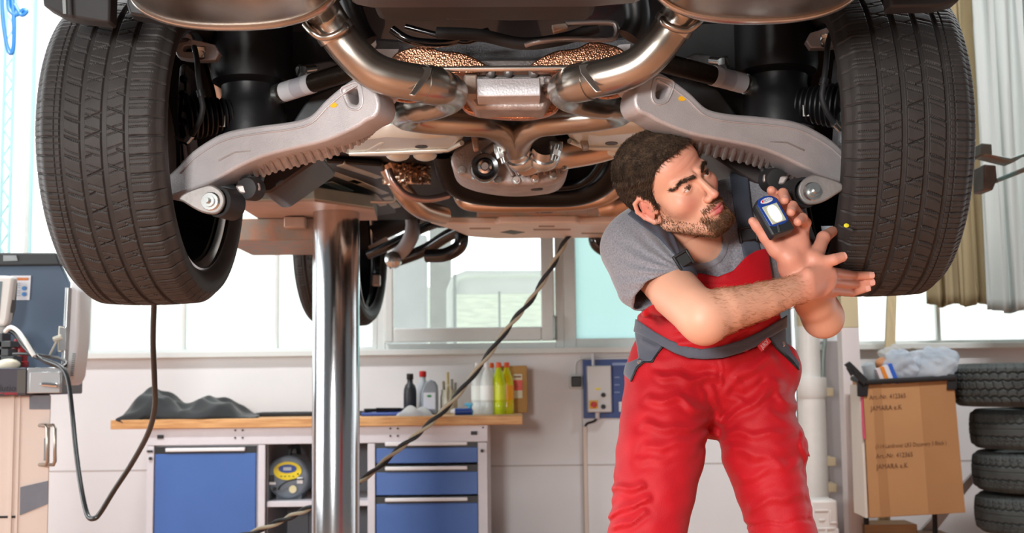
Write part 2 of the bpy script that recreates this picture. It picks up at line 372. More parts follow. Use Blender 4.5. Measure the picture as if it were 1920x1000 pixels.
# the round tester standing on the shelf
Yd = YF+.13; cz = P(540, 890, Yd); rad = .118
tz = thing('pressure_tester', 'round grey tester with yellow and blue control panel on the bench shelf', 'device', (cz.x, Yd+.1, shz))
cz = V(cz.x, Yd, shz+rad+.006); gdev = mat('device_grey', '6f7a85', .45, var=.06)
k = MB().lathe([(rad*.86, -.012), (rad*.95, -.006), (rad, .004), (rad, .05), (rad*1.02, .055), (rad*1.02, .2), (rad*.8, .22)], cz, (0, 1, 0), 36); k.bb(cz.x-.07, cz.x+.07, Yd+.03, Yd+.2, shz, shz+.03); k.build('housing', gdev, tz)
E_ = lambda r1, r2, dz, m, nm, dy: MB().prism([cz+V(math.cos(a)*r1, dy, dz+math.sin(a)*r2) for a in np.linspace(0, 2*math.pi, 29)[:-1]], (0, .02, 0)).build(nm, m, tz)
E_(.077, .05, .035, mat('panel_yellow', 'e8cf1c', .4), 'control_panel', -.016); E_(.05, .023, .047, mat('panel_blue', '27458e', .4), 'display_surround', -.019); 
MB().bb(cz.x-.022, cz.x+.022, Yd-.021, Yd, cz.z+.038, cz.z+.056).build('display', mat('lcd_grey', 'aab4bd', .3), tz)
k = MB()
for i in range(4): k.box(cz+V(-.034+i*.022, -.017, .006), (.009, .004, .004))
k.box(cz+V(.058, -.017, .018), (.008, .004, .008)); k.build('button', kdot, tz)
MB().box(cz+V(-.087, -.012, -.005), (.026, .016, .034)).box(cz+V(-.07, -.01, -.062), (.02, .016, .02)).build('socket', kdot, tz, bevel=.002)
MB().box(cz+V(-.085, -.011, -.032), (.04, .01, .014)).box(cz+V(.068, -.011, -.018), (.032, .012, .034)).build('plate', hbar, tz, bevel=.002)
MB().lathe([(.021, -.02), (.021, 0)], cz+V(.03, 0, -.065), (0, 1, 0), 18).build('dial', mat('dial_cream', 'd5cba0', .4), tz)
MB().tube(seq([cz+V(-.05, -.014, -.065), cz+V(-.03, -.03, -.04), cz+V(.02, -.03, -.015), cz+V(.09, -.02, -.01)]), .004, 8).build('cable', kdot, tz)
MB().tube(seq([cz+V(.0, .04, rad-.01), cz+V(.01, .05, rad+.04), cz+V(.03, .12, rad+.045), cz+V(.03, .17, rad-.01)]), .018, 10, flat=.6).build('carry_handle', kdot, tz)
# ---- things on the worktop
def onb(px, Y): p = P(px, 780, Y); return V(p.x, Y, bz)
kj = mat('black_cloth', '15181b', .7, var=.3, scale=8, sheen=.2)
n1, n2 = 70, 26; A = np.zeros((n1, n2, 3)); rs = np.random.RandomState(3)
xa, xb = X(214), X(470)
prof = np.interp(np.linspace(0, 1, n1), [0, .08, .2, .3, .42, .55, .7, .8, .88, 1], [.02, .085, .15, .125, .07, .085, .10, .08, .02, .008])
for i in range(n1):
    for j in range(n2):
        u, v = i/(n1-1), j/(n2-1); arch = max(0, math.sin(math.pi*v))**.55
        wob = .022-.03*abs(math.sin(7*u+3*v+1.2*math.sin(5*v)))+.016-.022*abs(math.sin(13*u-6*v+.7))+.008*math.sin(29*u+17*v)
        A[i, j] = (xa+(xb-xa)*u+.02*math.sin(9*v), YF-.005+.05*math.sin(u*5)**2+(.42)*v, bz+.004+max(0, (prof[i]+wob*min(1, prof[i]*14))*arch))
A[:14, 0, 2] -= np.interp(np.arange(14), [0, 5, 9, 13], [0, .025, .03, 0])
jk = MB().grid(A).build('work_jacket', kj, sub=1); sm = jk.modifiers.new('t', 'SOLIDIFY'); sm.thickness = .006; sm.offset = -1
tag(single(jk), 'crumpled black work jacket lying on the left end of the worktop', 'jacket')
tag(single(MB().bb(X(455), X(700), YF+.3, YF+.5, bz, bz+.022).build('rubber_strip', M_blackm, bevel=.006)), 'long flat black rubber strip on the worktop behind the lift column', 'strip')
def bottle(name, px, Y, h, prof, m, lab, capm=None, cap=None, group=None, sx=1., cat='bottle'):
    b = onb(px, Y); t = thing(name, lab, cat, b, group)
    MB().lathe(prof, b, (0, 0, 1), 20, sx=1).build('body', m, t)
    if cap: MB().lathe([(cap[0]*.9, cap[1]), (cap[0], cap[1]+.003), (cap[0], cap[2]-.003), (cap[0]*.85, cap[2])], b, (0, 0, 1), 16).build('cap', capm, t)
    return t, b
def oilprof(r, h): return [(r*.9, 0), (r, .008), (r, h*.6), (r*.95, h*.72), (r*.75, h*.84), (r*.45, h*.9), (r*.42, h)]
bottle('bottle', 769, 6.95, .22, oilprof(.038, .2), mat('black_bottle', '2a2d30', .4), 'black plastic bottle on the worktop, left of the grey canister', M_black, (.02, .2, .235))
gcan = mat('silver_canister', '8d959c', .35, .3)
t, b = bottle('bottle', 793, 7.08, .2, oilprof(.038, .215), mat('pale_grey_bottle', 'b6bcc2', .4), 'pale grey bottle with red cap behind the silver canister', M_red, (.021, .215, .25))
b = onb(806, 6.93); t = thing('oil_canister', 'silver grey oil canister with white label and rounded shoulder', 'canister', b)
o2 = [(-.048, 0), (.048, 0), (.048, .13), (.045, .165), (.03, .19), (.005, .2), (-.02, .19), (-.035, .16), (-.048, .13)]
MB().prism([b+V(x, -.035, z) for x, z in o2], (0, .07, 0)).build('body', gcan, t, bevel=.008)
MB().bb(b.x-.034, b.x+.034, b.y-.038, b.y-.034, .86+.02, .86+.115).build('label', M_white, t)
MB().prism([b+V(math.cos(a)*.014, -.0395, .105+math.sin(a)*.007) for a in np.linspace(0, 6.28, 15)[:-1]], (0, .002, 0)).build('oval_badge', mat('green_badge', '2f8a4a', .5), t)
b = onb(842, 6.95); t = thing('brush_jar', 'glass jar of tools and brushes beside the silver canister', 'jar', b)
MB().lathe([(.045, 0), (.05, .01), (.05, .1), (.044, .115), (.044, .14)], b, (0, 0, 1), 18).build('jar', mat('cloudy_jar', 'b8b4a4', .3, var=.15, scale=30), t)
for i, (dx, h, m) in enumerate(((-.025, .19, 'a59a80'), (-.005, .24, 'bfae72'), (.015, .2, '8a8274'), (.032, .18, '7b776c'))):
    MB().tube([b+V(dx, .01*(i % 2), .05), b+V(dx*1.2, 0, h)], .008, 8).build('brush', mat('brush_%d' % i, m, .6), t)
MB().tube(seq([b+V(.0, -.05, .03), b+V(-.012, -.054, .12), b+V(.0, -.054, .17), b+V(.015, -.054, .13), b+V(.01, -.052, .07)]), .004, 6).build('wire_hook', mat('cream_wire', 'cfc6a8', .5), t)
# clear and yellow fluid bottles
clr = mat('clear_fluid_bottle', 'eaf0ee', .15, alpha=.75, var=.03); yel = mat('yellow_fluid_bottle', 'd9e617', .15, alpha=.9, col2='c4dd2b', scale=9); yo = mat('amber_fluid_bottle', 'f0c010', .15, alpha=.92, col2='d8e020', scale=14)
orange = mat('orange_cap', 'f0642a', .4)
pet = [(.034, 0), (.039, .008), (.039, .06), (.037, .066), (.039, .072), (.039, .17), (.034, .2), (.02, .24), (.014, .255), (.014, .275)]
for i, (px, Y, m, lab) in enumerate(((897, 6.83, clr, 'leftmost clear fluid bottle on the worktop, beside the blue spray'), (914, 6.8, clr, 'clear fluid bottle second from left, before the yellow ones'), (922, 6.98, clr, 'clear bottle with orange cap half behind the row of bottles'), (936, 6.82, yel, 'bright yellow green fluid bottle on the worktop'), (951, 6.86, yo, 'amber yellow bottle with orange cap in front of the cardboard box'))):
    t, b = bottle('fluid_bottle', px, Y, .28, pet, m, lab, orange if i > 1 else hbar, (.016, .262, .292), 'fluid bottles on the worktop')
    MB().lathe([(.0396, .08), (.0398, .082), (.0398, .16), (.0396, .162)], b, (0, 0, 1), 20, cap=False).build('wrap_label', mat('label_%d' % i, ('e8efe9', 'eef2f0', 'dfe8dd', 'dbe93c', 'f2a818')[i], .35), t)
b = P(975, 700, 7.05); bxh = P(975, 686, 7.05).z
t = thing('cardboard_box', 'tall brown cardboard box with red label at right end of worktop', 'box', (b.x-.06, 7.05, bz)); card = mat('brown_cardboard', 'b58a4e', .7, var=.05, scale=10)
MB().bb(P(930, 700, 7.05).x, P(988, 700, 7.05).x, 7.02, 7.24, bz, bxh).build('carton', card, t, bevel=.003)
xl = P(962, 700, 7.02).x; MB().bb(xl, xl+.053, 7.017, 7.021, bz+.085, bz+.225).build('label', mat('label_cream', 'd9d2b8', .5), t); MB().bb(xl, xl+.053, 7.0155, 7.019, bz+.13, bz+.19).build('red_label', mat('label_red', 'e0574f', .5), t)
k = MB()
for i in range(3): k.bb(xl+.006, xl+.03-.006*i, 7.014, 7.017, bz+.15+.012*i, bz+.154+.012*i)
k.bb(xl+.004, xl+.046, 7.014, 7.017, bz+.205, bz+.214); k.build('print', mat('label_print', '8a5a48', .6), t)
t = thing('tool_tray', 'flat blue tray with hand tools lying on the worktop', 'tray', onb(735, 6.8))
MB().bb(P(680, 780, 6.8).x, P(808, 780, 6.8).x, 6.72, 6.95, bz, bz+.02).build('tray', M_blue, t, bevel=.006)
for i, (px, dx, rr) in enumerate(((700, .05, .012), (728, .07, .016), (752, .06, .012))):
    q = P(px, 775, 6.74); MB().tube([V(q.x-dx, 6.74+.02*i, bz+.03), V(q.x+dx, 6.78, bz+.034)], [rr, rr*1.1, rr*.6], 10).build('tool', M_black if i != 1 else M_glossk, t)
q = onb(770, 6.62)
A = np.zeros((24, 16, 3))
for i in range(24):
    for j in range(16):
        u, v = i/23, j/15; A[i, j] = (q.x-.08+.2*u, 6.58+.16*v, bz+.003+.045*max(0, math.sin(math.pi*u)*math.sin(math.pi*v))**.6*(1+.35*math.sin(13*u+7*v)))
tag(single(MB().grid(A).build('plastic_bag', frosted('thin_white_plastic', 'e3e8ea', .4, .25), sub=1)), 'crumpled see-through plastic bag lying by the bench edge', 'bag')
q = onb(865, 6.7); t = thing('sealant_tube', 'blue and white tube lying on the worktop before the bottles', 'tube', q)
MB().tube([q+V(-.035, 0, .02), q+V(.06, 0, .02)], [.02, .021, .018], 14).build('tube', M_blue, t); MB().tube([q+V(-.06, 0, .02), q+V(-.035, 0, .02)], [.008, .018], 12).build('nozzle', M_white, t)
q = onb(881, 6.72); t = thing('spray_trigger', 'small light blue spray trigger beside the clear bottles', 'spray', q); lb = mat('light_blue_plastic', '52b6d8', .4)
MB().lathe([(.018, 0), (.02, .02), (.012, .035), (.012, .05)], q, (0, 0, 1), 12).build('base', lb, t); MB().box(q+V(-.006, 0, .058), (.045, .018, .018)).build('head', lb, t, bevel=.004)
# ---- switch and control panel on the wall
c = P(1079, 716, YW); t = thing('light_switch', 'small white wall switch with black rocker left of the control panel', 'switch', (c.x, YW-.02, c.z))
MB().box(c+V(0, -.018, 0), (.078, .036, .086)).build('surround', M_frame, t, bevel=.008); MB().box(c+V(.003, -.04, 0), (.062, .012, .064)).build('rocker', M_black, t, bevel=.006)
a = P(1094, 785, YW); b = P(1172, 674, YW); t = thing('control_panel', 'dark blue wall board carrying a grey control box with red stop switch', 'control panel', ((a.x+b.x)/2, YW-.02, a.z))
xr = P(1208, 700, YW).x
MB().bb(a.x, xr, YW-.012, YW-.001, a.z, b.z).build('board', mat('blue_board', '39508a', .45, var=.08, scale=5), t, bevel=.003)
k = MB(); q = P(1148, 682, YW-.013); k.bb(q.x, q.x+.1, YW-.0145, YW-.012, q.z-.012, q.z+.004)
for py in (708, 722, 736): q = P(1152, py, YW); k.bb(q.x, q.x+.03, YW-.0145, YW-.012, q.z-.003, q.z+.003)
k.build('board_print', mat('pale_print', '8f9fc4', .5), t)
q0 = P(1100, 773, YW); q1 = P(1143, 686, YW); MB().bb(q0.x, q1.x, YW-.11, YW-.012, q0.z, q1.z).build('control_box', mat('box_grey', 'c6c3c2', .4, .2), t, bevel=.006)
q = P(1121, 728, YW-.112); MB().prism([q+V(math.cos(s)*.02, 0, math.sin(s)*.013) for s in np.linspace(math.pi, 2*math.pi, 10)], (0, .004, 0)).build('yellow_sticker', mat('sticker_yellow', 'e8d44a', .5), t)
for py in (741, 763): q = P(1131, py, YW-.112); MB().lathe([(.012, -.025), (.014, -.01), (.014, 0)], q, (0, 1, 0), 14).build('knob', kdot, t)
q = P(1113, 759, YW-.112); MB().box(q, (.05, .012, .05)).build('yellow_plate', mat('plate_yellow', 'e0aa2c', .4), t, bevel=.004); o = MB().lathe([(.015, -.03), (.018, -.02), (.018, 0)], q+V(0, -.006, 0), (0, 1, 0), 16).box(q+V(0, -.033, 0), (.012, .014, .036), Matrix.Rotation(.8, 3, 'Y')).build('stop_switch', M_red, t)
q = P(1168, 763, YW-.013); MB().box(q, (.05, .01, .06)).build('white_sticker', M_white, t)
q = P(1120, 776, YW-.05); MB().tube([q+V(0, 0, .02), q-V(0, 0, .03)], .014, 12).build('gland', bgrey, t)
MB().tube(seq([q-V(0, 0, .02), q+V(-.02, .01, -.045), q+V(-.06, .035, -.06), q+V(-.075, .04, -.085)]), .007, 8).build('cable', kdot, t)
q = P(1112, 672, YW-.03); MB().cyl(q+V(0, 0, .03), q-V(0, 0, .05), .01, 10).build('top_gland', M_white, t)
q = P(1096, 800, YW-.01); tag(single(MB().bb(q.x-.012, q.x+.012, YW-.03, YW, 0, q.z).build('cable_duct', mat('duct_beige', 'd8c8bc', .5), bevel=.003)), 'narrow beige cable duct running down the wall below the control panel', 'duct')
q = P(1082, 700, YW-.01); tag(single(MB().tube(seq([P(1079, 705, YW-.012), P(1079, 685, YW-.012), P(1085, 675, YW-.012), P(1100, 671, YW-.012), P(1140, 668, YW-.012), P(1200, 667, YW-.012)]), .006, 6).build('switch_cable', M_frame)), 'thin white cable from the switch up over the control panel', 'cable')
# ================================================================ RIGHT BACKGROUND
pinkw = mat('column_paint', 'dcd3d2', .6, var=.03, scale=3); beige = mat('beige_shade', 'c9bb98', .6, var=.04, scale=3)  # beige holds the shade of the upper column and pipe
Yc = 6.6; a = P(1578, 620, Yc); b = P(1611, 620, Yc); bw = .1
t = thing('steel_column', 'slim painted column, pinkish white, its shaded top coloured beige', 'column', ((a.x+b.x)/2, Yc+.05, 0))
zc = P(1595, 615, Yc).z; MB().bb(a.x, b.x, Yc, Yc+bw, 0, zc).build('lower_paint', pinkw, t, bevel=.004); MB().bb(a.x, b.x, Yc, Yc+bw, zc, 3.4).build('shaded_top', beige, t, bevel=.004)  # shade above the shadow line is put into the top's beige colour
wp = mat('white_pipe', 'dedbd6', .4, var=.02)
Yp = 6.95; c0 = P(1522, 800, Yp).x
t = thing('downpipe', 'fat white drain pipe with couplings beside the column', 'pipe', (c0, Yp, 0))
k = MB(); zz = lambda py: P(1525, py, Yp).z
k.lathe([(.082, 0), (.082, zz(745)), (.086, zz(744)), (.086, zz(735))], V(c0, Yp, 0), (0, 0, 1), 24); k.lathe([(.062, zz(708)), (.062, zz(612)), (.062, 3.4)], V(c0, Yp, 0), (0, 0, 1), 24); k.build('pipe', wp, t)
MB().lathe([(.062, zz(706)-.005), (.09, zz(708)), (.092, zz(711)), (.092, zz(742)), (.083, zz(748))], V(c0, Yp, 0), (0, 0, 1), 24).build('coupling', wp, t)
MB().lathe([(.0625, zz(612)), (.064, zz(610)), (.064, 3.4)], V(c0, Yp, 0), (0, 0, 1), 24).build('shaded_pipe_top', beige, t)  # pipe tinted beige above the column's shadow line
for py in (736, 866, 915): MB().bb(c0+.07, c0+.125, Yp-.03, Yp+.3, zz(py+8), zz(py-8)).build('bracket', mat('bracket_cream', 'd9c9a8', .5), t, bevel=.004)
t2 = MB().tube(seq([P(1545, 560, 7.0), P(1547, 640, 7.0), P(1545, 655, 7.0), P(1543, 700, 7.0), P(1543, 800, 7.0)], 4), .012, 8).build('thin_pipe', mat('grey_pipe', '8d9692', .4, .4)); tag(single(t2), 'thin grey pipe bent beside the white drain pipe', 'pipe')
xx = P(1562, 800, 7.2).x; tag(single(MB().bb(xx-.035, xx+.045, 7.18, 7.29, 0, P(1560, 640, 7.2).z).build('cable_trunking', mat('grey_trunking', 'a29a9a', .6))), 'grey cable trunking on the wall between drain pipe and column', 'trunking')
cj = P(1550, 970, 6.5); t = thing('jerry_can', 'white plastic canister with embossed pattern below the drain pipe', 'canister', (cj.x, 6.5, 0)); wj = mat('white_canister', 'd8d3cf', .5)
zt = P(1550, 938, 6.45).z; MB().bb(P(1520, 960, 6.45).x, P(1571, 960, 6.45).x, 6.45, 6.62, 0, zt).build('body', wj, t, bevel=.015)
k = MB(); xo = P(1530, 960, 6.45).x
for (dx, dz, w, h) in ((0, -.055, .07, .01), (.045, -.085, .012, .06), (.0, -.105, .03, .01), (.06, -.12, .04, .01), (.02, -.15, .09, .01), (.02, -.19, .012, .08), (.08, -.19, .012, .08)): k.box((xo+dx+.03, 6.449, zt+dz), (w, .012, h))
k.build('embossing', wj, t, bevel=.003)
# board, curtains
pb = mat('light_pine', 'c8b48c', .55, var=.08, scale=5, stretch=(14, 14, 1))
tag(single(MB().prism([P(1668, 470, 7.1), P(1684, 470, 7.1), V(P(1650, 735, 6.9).x, 6.86, 0), V(P(1629, 735, 6.9).x, 6.86, 0)], (0, .03, 0)).build('pine_board', pb)), 'light pine board leaning on the window behind the cardboard bin', 'board')
def curtain(name, pxa, pxb, ybot, Y, m, lab, nf, amp):
    a = P(pxa, 500, Y).x; b = P(pxb, 500, Y).x; n = 160; A = np.zeros((n, 30, 3)); zb = P((pxa+pxb)/2, ybot, Y).z
    for i in range(n):
        u = i/(n-1); ph = 2*math.pi*nf*u
        for j in range(30):
            v = j/29; A[i, j] = (a+(b-a)*u+.01*math.sin(ph*1.7+v*3), Y+amp*(math.sin(ph+.6*math.sin(3*v))+.4*math.sin(2.3*ph+1))*(.7+.3*(1-v)), zb+(3.6-zb)*v+(.012*math.sin(ph*.5+1) if j == 0 else 0))
    o = MB().grid(A).build(name, m); s = o.modifiers.new('t', 'SOLIDIFY'); s.thickness = .003; tag(single(o), lab, 'curtain'); return o
curtain('beige_curtain', 1735, 1850, 573, 7.1, frosted('beige_cloth', 'b9a988', .25), 'beige curtain hanging in folds behind the right rear tyre', 5, .03)
curtain('white_curtain', 1848, 2150, 583, 6.9, frosted('white_cloth', 'd3d8d6', .3), 'white curtain hanging at the right edge of the picture', 9, .03)
# cardboard waste bin on a black stand
Yb = 6.2; bt = thing('waste_box', 'big brown carton with printed lines, used as bin beside the tyres', 'box', (P(1712, 970, Yb).x, Yb+.15, 0))
c00, c10, c11, c01 = P(1630, 972, Yb), P(1810, 962, Yb), P(1788, 713, Yb+.02), P(1618, 722, Yb+.02)
cardb = mat('printed_cardboard', 'b98a5c', .7, var=.04, scale=4)
d = V(.03, .3, .02)
k = MB(); k.prism([c00, c10, c11, c01], d); k.build('carton', cardb, bt, bevel=.004)
flap = mat('dark_cardboard', 'ab7c50', .7, var=.04, scale=4); e = V(0, -.0015, 0)
def onbox(u, v, w=0): return (c00*(1-u)+c10*u)*(1-v)+(c01*(1-u)+c11*u)*v+V(0, -.001-w, 0)
MB().prism([onbox(.62, .002), onbox(1, .002), onbox(1, .998), onbox(.62, .998)], (0, .0009, 0)).build('overlapping_flap', flap, bt)
MB().prism([onbox(.12, .002), onbox(.22, .002), onbox(.2, .998), onbox(.1, .998)], (0, .0006, 0)).build('crease', flap, bt)
ux = (c10-c00).normalized(); uy = (c01-c00).normalized(); pr = mat('print_brown', '6d4a32', .7)
for (s, u, v, sz, sq) in (('Art.-Nr. 412365', .06, .885, .034, .85), ('JAMARA e.K', .07, .80, .036, .85), ('(1:14 Landrover LR3 Discovery 3 Black )', .1, .515, .030, .74), ('Art.-Nr. 412365', .1, .44, .034, .85), ('JAMARA e.K', .1, .36, .036, .85)): MB().text(s, onbox(u, v, .001), ux, uy, sz, .0004, squeeze=sq).build('printed_text', pr, bt)
lf = MB().prism([c00+V(-.004, .01, .0), c01+V(-.004, .01, 0), c01+V(-.03, .09, 0), c00+V(-.04, .09, .02)], (-.012, 0, 0)); lf.build('white_edge_sheet', mat('sheet_white', 'ddd6cc', .5), bt)
MB().prism([c00+V(-.003, .004, .4), c01+V(-.003, .004, -.02), c01+V(-.012, .01, -.02), c00+V(-.012, .01, .4)], (0, .01, 0)).build('pink_stripe', mat('pink', 'd0486a', .5), bt)
st = M_blackm
MB().tube([c01+V(0, -.008, .012), c11+V(0, -.008, .012), c11+d+V(0, 0, .012), c01+d+V(0, 0, .012)], .014, 8, closed=True).build('rim_frame', st, bt)
MB().prism([c01+V(-.03, -.01, -.06), c01+V(.02, -.01, -.06), c01+V(.03, -.01, .02), c01+V(-.03, -.01, .02)], (0, .02, 0)).build('corner_clamp', st, bt, bevel=.004)
MB().prism([c11+V(-.04, -.01, -.05), c11+V(.012, -.01, -.05), c11+V(.02, -.01, .03), c11+V(-.03, -.01, .03)], (0, .02, 0)).build('corner_clamp', st, bt, bevel=.004)
MB().prism([P(1585, 684, Yb), P(1594, 678, Yb), P(1628, 712, Yb), P(1620, 724, Yb)], (0, .03, 0)).prism([P(1587, 690, Yb), P(1600, 690, Yb), P(1604, 700, Yb), P(1596, 706, Yb)], (0, .015, 0)).build('clip_lever', st, bt, bevel=.003)
for (pa, pb_) in (((1842, 885), (1730, 1010)),): MB().prism([P(pa[0], pa[1], 6.75), P(pa[0]-12, pa[1]-4, 6.75), P(pb_[0]-14, pb_[1]-2, 6.75), P(pb_[0]+8, pb_[1]+8, 6.75)], (0, .03, 0)).build('stand_leg', mat('pale_leg', 'c9c4c4', .4), bt)
for sx_ in (.06, -.04):
    q = (c01 if sx_ > 0 else c11)+d; MB().tube([q+V(sx_, .03, 0), V(q.x+sx_, q.y+.05, 0)], .014, 8).build('stand_leg', st, bt)
# rubbish on top of the bin
def bagmesh(c, r, sc, seed, m, nm, lab, amp=.3):
    rs = np.random.RandomState(seed); ph = rs.rand(8, 4)*6
    nu, nv = 40, 28; A = np.zeros((nu, nv, 3))
    for i in range(nu):
        for j in range(nv):
            th = 2*math.pi*i/nu; f = math.pi*j/(nv-1); dv = np.array([math.sin(f)*math.cos(th), math.sin(f)*math.sin(th), math.cos(f)])
            w = sum(math.sin(3*(k+1)*.6*(dv[0]*math.cos(ph[k, 0])+dv[1]*math.sin(ph[k, 0])+dv[2]*math.cos(ph[k, 2]))+ph[k, 1])/(k+1.5) for k in range(8))
            A[i, j] = np.array(c)+dv*r*np.array(sc)*(1+amp*w*.5)
    o = MB().grid(A, wrap_u=True).build(nm, m, sub=1); tag(single(o), lab, 'bag' if 'bag' in nm else 'litter'); return o
pl = frosted('bluish_plastic_film', 'cfdcea', .45, .3, 'e8eef4', 8)
q = P(1752, 682, 6.3); bagmesh(q, .13, (1.0, .8, .8), 4, pl, 'plastic_bag', 'large bluish see-through plastic bag bulging from the right of the bin', .45)
q = P(1690, 690, 6.3); bagmesh(q, .1, (1.1, .8, .85), 9, pl, 'plastic_bag', 'smaller bluish plastic bag in the middle of the bin', .5)
q = P(1672, 662, 6.38); bagmesh(q, .07, (1, .8, .6), 12, frosted('clear_film', 'd8d8d6', .4, .35), 'plastic_bag', 'grey clear plastic film sticking up beside the pine board', .6)
q = P(1632, 702, 6.28); tag(single(MB().lathe([(.03, -.05), (.034, -.045), (.034, .05), (.02, .06)], q, (-.25, 0, 1), 16).build('plastic_cup', frosted('cup_clear', 'c3cdd3', .4, .2))), 'crushed clear plastic cup at the left of the bin top', 'cup')
q = P(1662, 706, 6.24); t = thing('drink_carton', 'small orange, white and blue packet leaning in the bin', 'packet', q)
Rm = Matrix.Rotation(-.35, 3, 'Y')
for dx, cc, nm in ((-.03, 'd8cfd2', 'white_panel'), (-.01, 'e08a34', 'orange_panel'), (.012, 'd9dde6', 'label_panel'), (.034, '2f62c4', 'blue_panel')): MB().box(q+Rm @ V(dx, 0, .0), (.022, .04, .11), Rm).build(nm, mat('packet_'+nm, cc, .4), t)
q = P(1655, 683, 6.3); tag(single(MB().sph(q, .04, 12, 8, (1, .8, .9)).build('crumpled_paper', mat('orange_paper', 'c98a5c', .7, var=.3, scale=20, bump=.6))), 'crumpled orange brown paper among the rubbish in the bin', 'litter')
q = P(1715, 668, 6.35); tag(single(MB().box(q, (.07, .06, .06), Matrix.Rotation(.6, 3, 'Y')).build('torn_packet', mat('brown_packet', '6f5e44', .6, var=.5, scale=18), bevel=.006)), 'torn dark brown packet between the two plastic bags', 'packet')
# planks on the floor below the bin
for i, (xa_, xb_, y0, zt, lab) in enumerate(((1622, 1720, 6.55, P(1670, 984, 6.55).z, 'upper of two light planks lying under the waste box'), (1640, 1792, 6.52, P(1700, 992, 6.52).z, 'lower darker plank lying under the waste box'))):
    tag(single(MB().bb(P(xa_, 990, y0).x, P(xb_, 990, y0).x, y0, y0+.2+.05*i, zt-.06 if i == 0 else 0, zt-.062*0 if i == 0 else P(1670, 984, 6.55).z-.06).build('timber_plank', mat('plank_%d' % i, ('a5825c', '7e5f45')[i], .7, var=.12, scale=5, stretch=(1, 12, 12)), bevel=.003)), lab, 'plank')
# rusty lift arm at right edge
t = thing('lift_arm', 'rusty brown and turquoise lift arm reaching in at the right edge', 'lift arm', P(1900, 320, 4.2))
rb = mat('rusty_arm', '8a6a58', .5, .5, var=.3, scale=14, col2='6f9a9c')
MB().prism([P(1846, 292, 4.2), P(1900, 305, 4.2), P(1925, 290, 4.2), P(1990, 272, 4.2), P(1990, 262, 4.2), P(1925, 285, 4.2), P(1895, 296, 4.2), P(1846, 286, 4.2)][::1], (0, .08, 0)).build('upper_bar', rb, t, bevel=.004)
MB().prism([P(1868, 335, 4.2), P(1990, 285, 4.2), P(1990, 296, 4.2), P(1872, 342, 4.2)], (0, .06, 0)).build('lower_bar', rb, t, bevel=.004)
MB().bb(P(1975, 270, 4.2).x, P(2080, 270, 4.2).x, 4.18, 4.4, 0, 2.6).build('arm_post', mat('post_grey', '7f8584', .5, .3, var=.08), t, bevel=.01)
MB().prism([P(1845, 308, 4.2), P(1868, 310, 4.2), P(1870, 335, 4.2), P(1862, 357, 4.2), P(1845, 357, 4.2)], (0, .1, 0)).build('pivot_block', mat('pivot_brown', '5e5048', .5, .4, var=.2), t, bevel=.005)
MB().prism([P(1840, 268, 4.2), P(1860, 270, 4.2), P(1861, 290, 4.2), P(1840, 290, 4.2)], (0, .1, 0)).build('rubber_pad', mat('pad_grey', '5f635c', .7), t, bevel=.004)
# blue hoses hanging at the left edge and lattice mast outside
hs = mat('blue_hose', '1a67a8', .4)
for i, (pts, lab) in enumerate(((((6, -60), (4, 20), (14, 90), (24, 95), (26, 40), (18, -60)), 'blue hose loop hanging at the top left edge'), (((20, -60), (16, 10), (30, 28), (44, 18), (50, 22), (40, 28), (28, 8)), 'short blue hose end curled at the top left edge'))):
    tag(single(MB().tube(pp([(x, y, 6.0) for x, y in pts]), .011, 8).build('blue_hose', hs)), lab, 'hose')
lm = MB(); mm = mat('mast_teal', 'a8d4d8', .5)
za, zb_ = 2.2, 5.4
q0, q1 = P(4, 300, 7.15).x, P(21, 300, 7.15).x
for q in (q0, q1, P(60, 300, 7.15).x): lm.tube([V(q, 7.15, zs), V(q, 7.15, 3.6)], .011, 6)
for i in range(26): lm.tube([V(q0 if i % 2 else q1, 7.15, zs+.02+i*.09), V(q1 if i % 2 else q0, 7.15, zs+.11+i*.09)], .007, 6)
tag(single(lm.build('lattice_grille', mm)), 'pale turquoise lattice grille standing before the left window', 'grille')
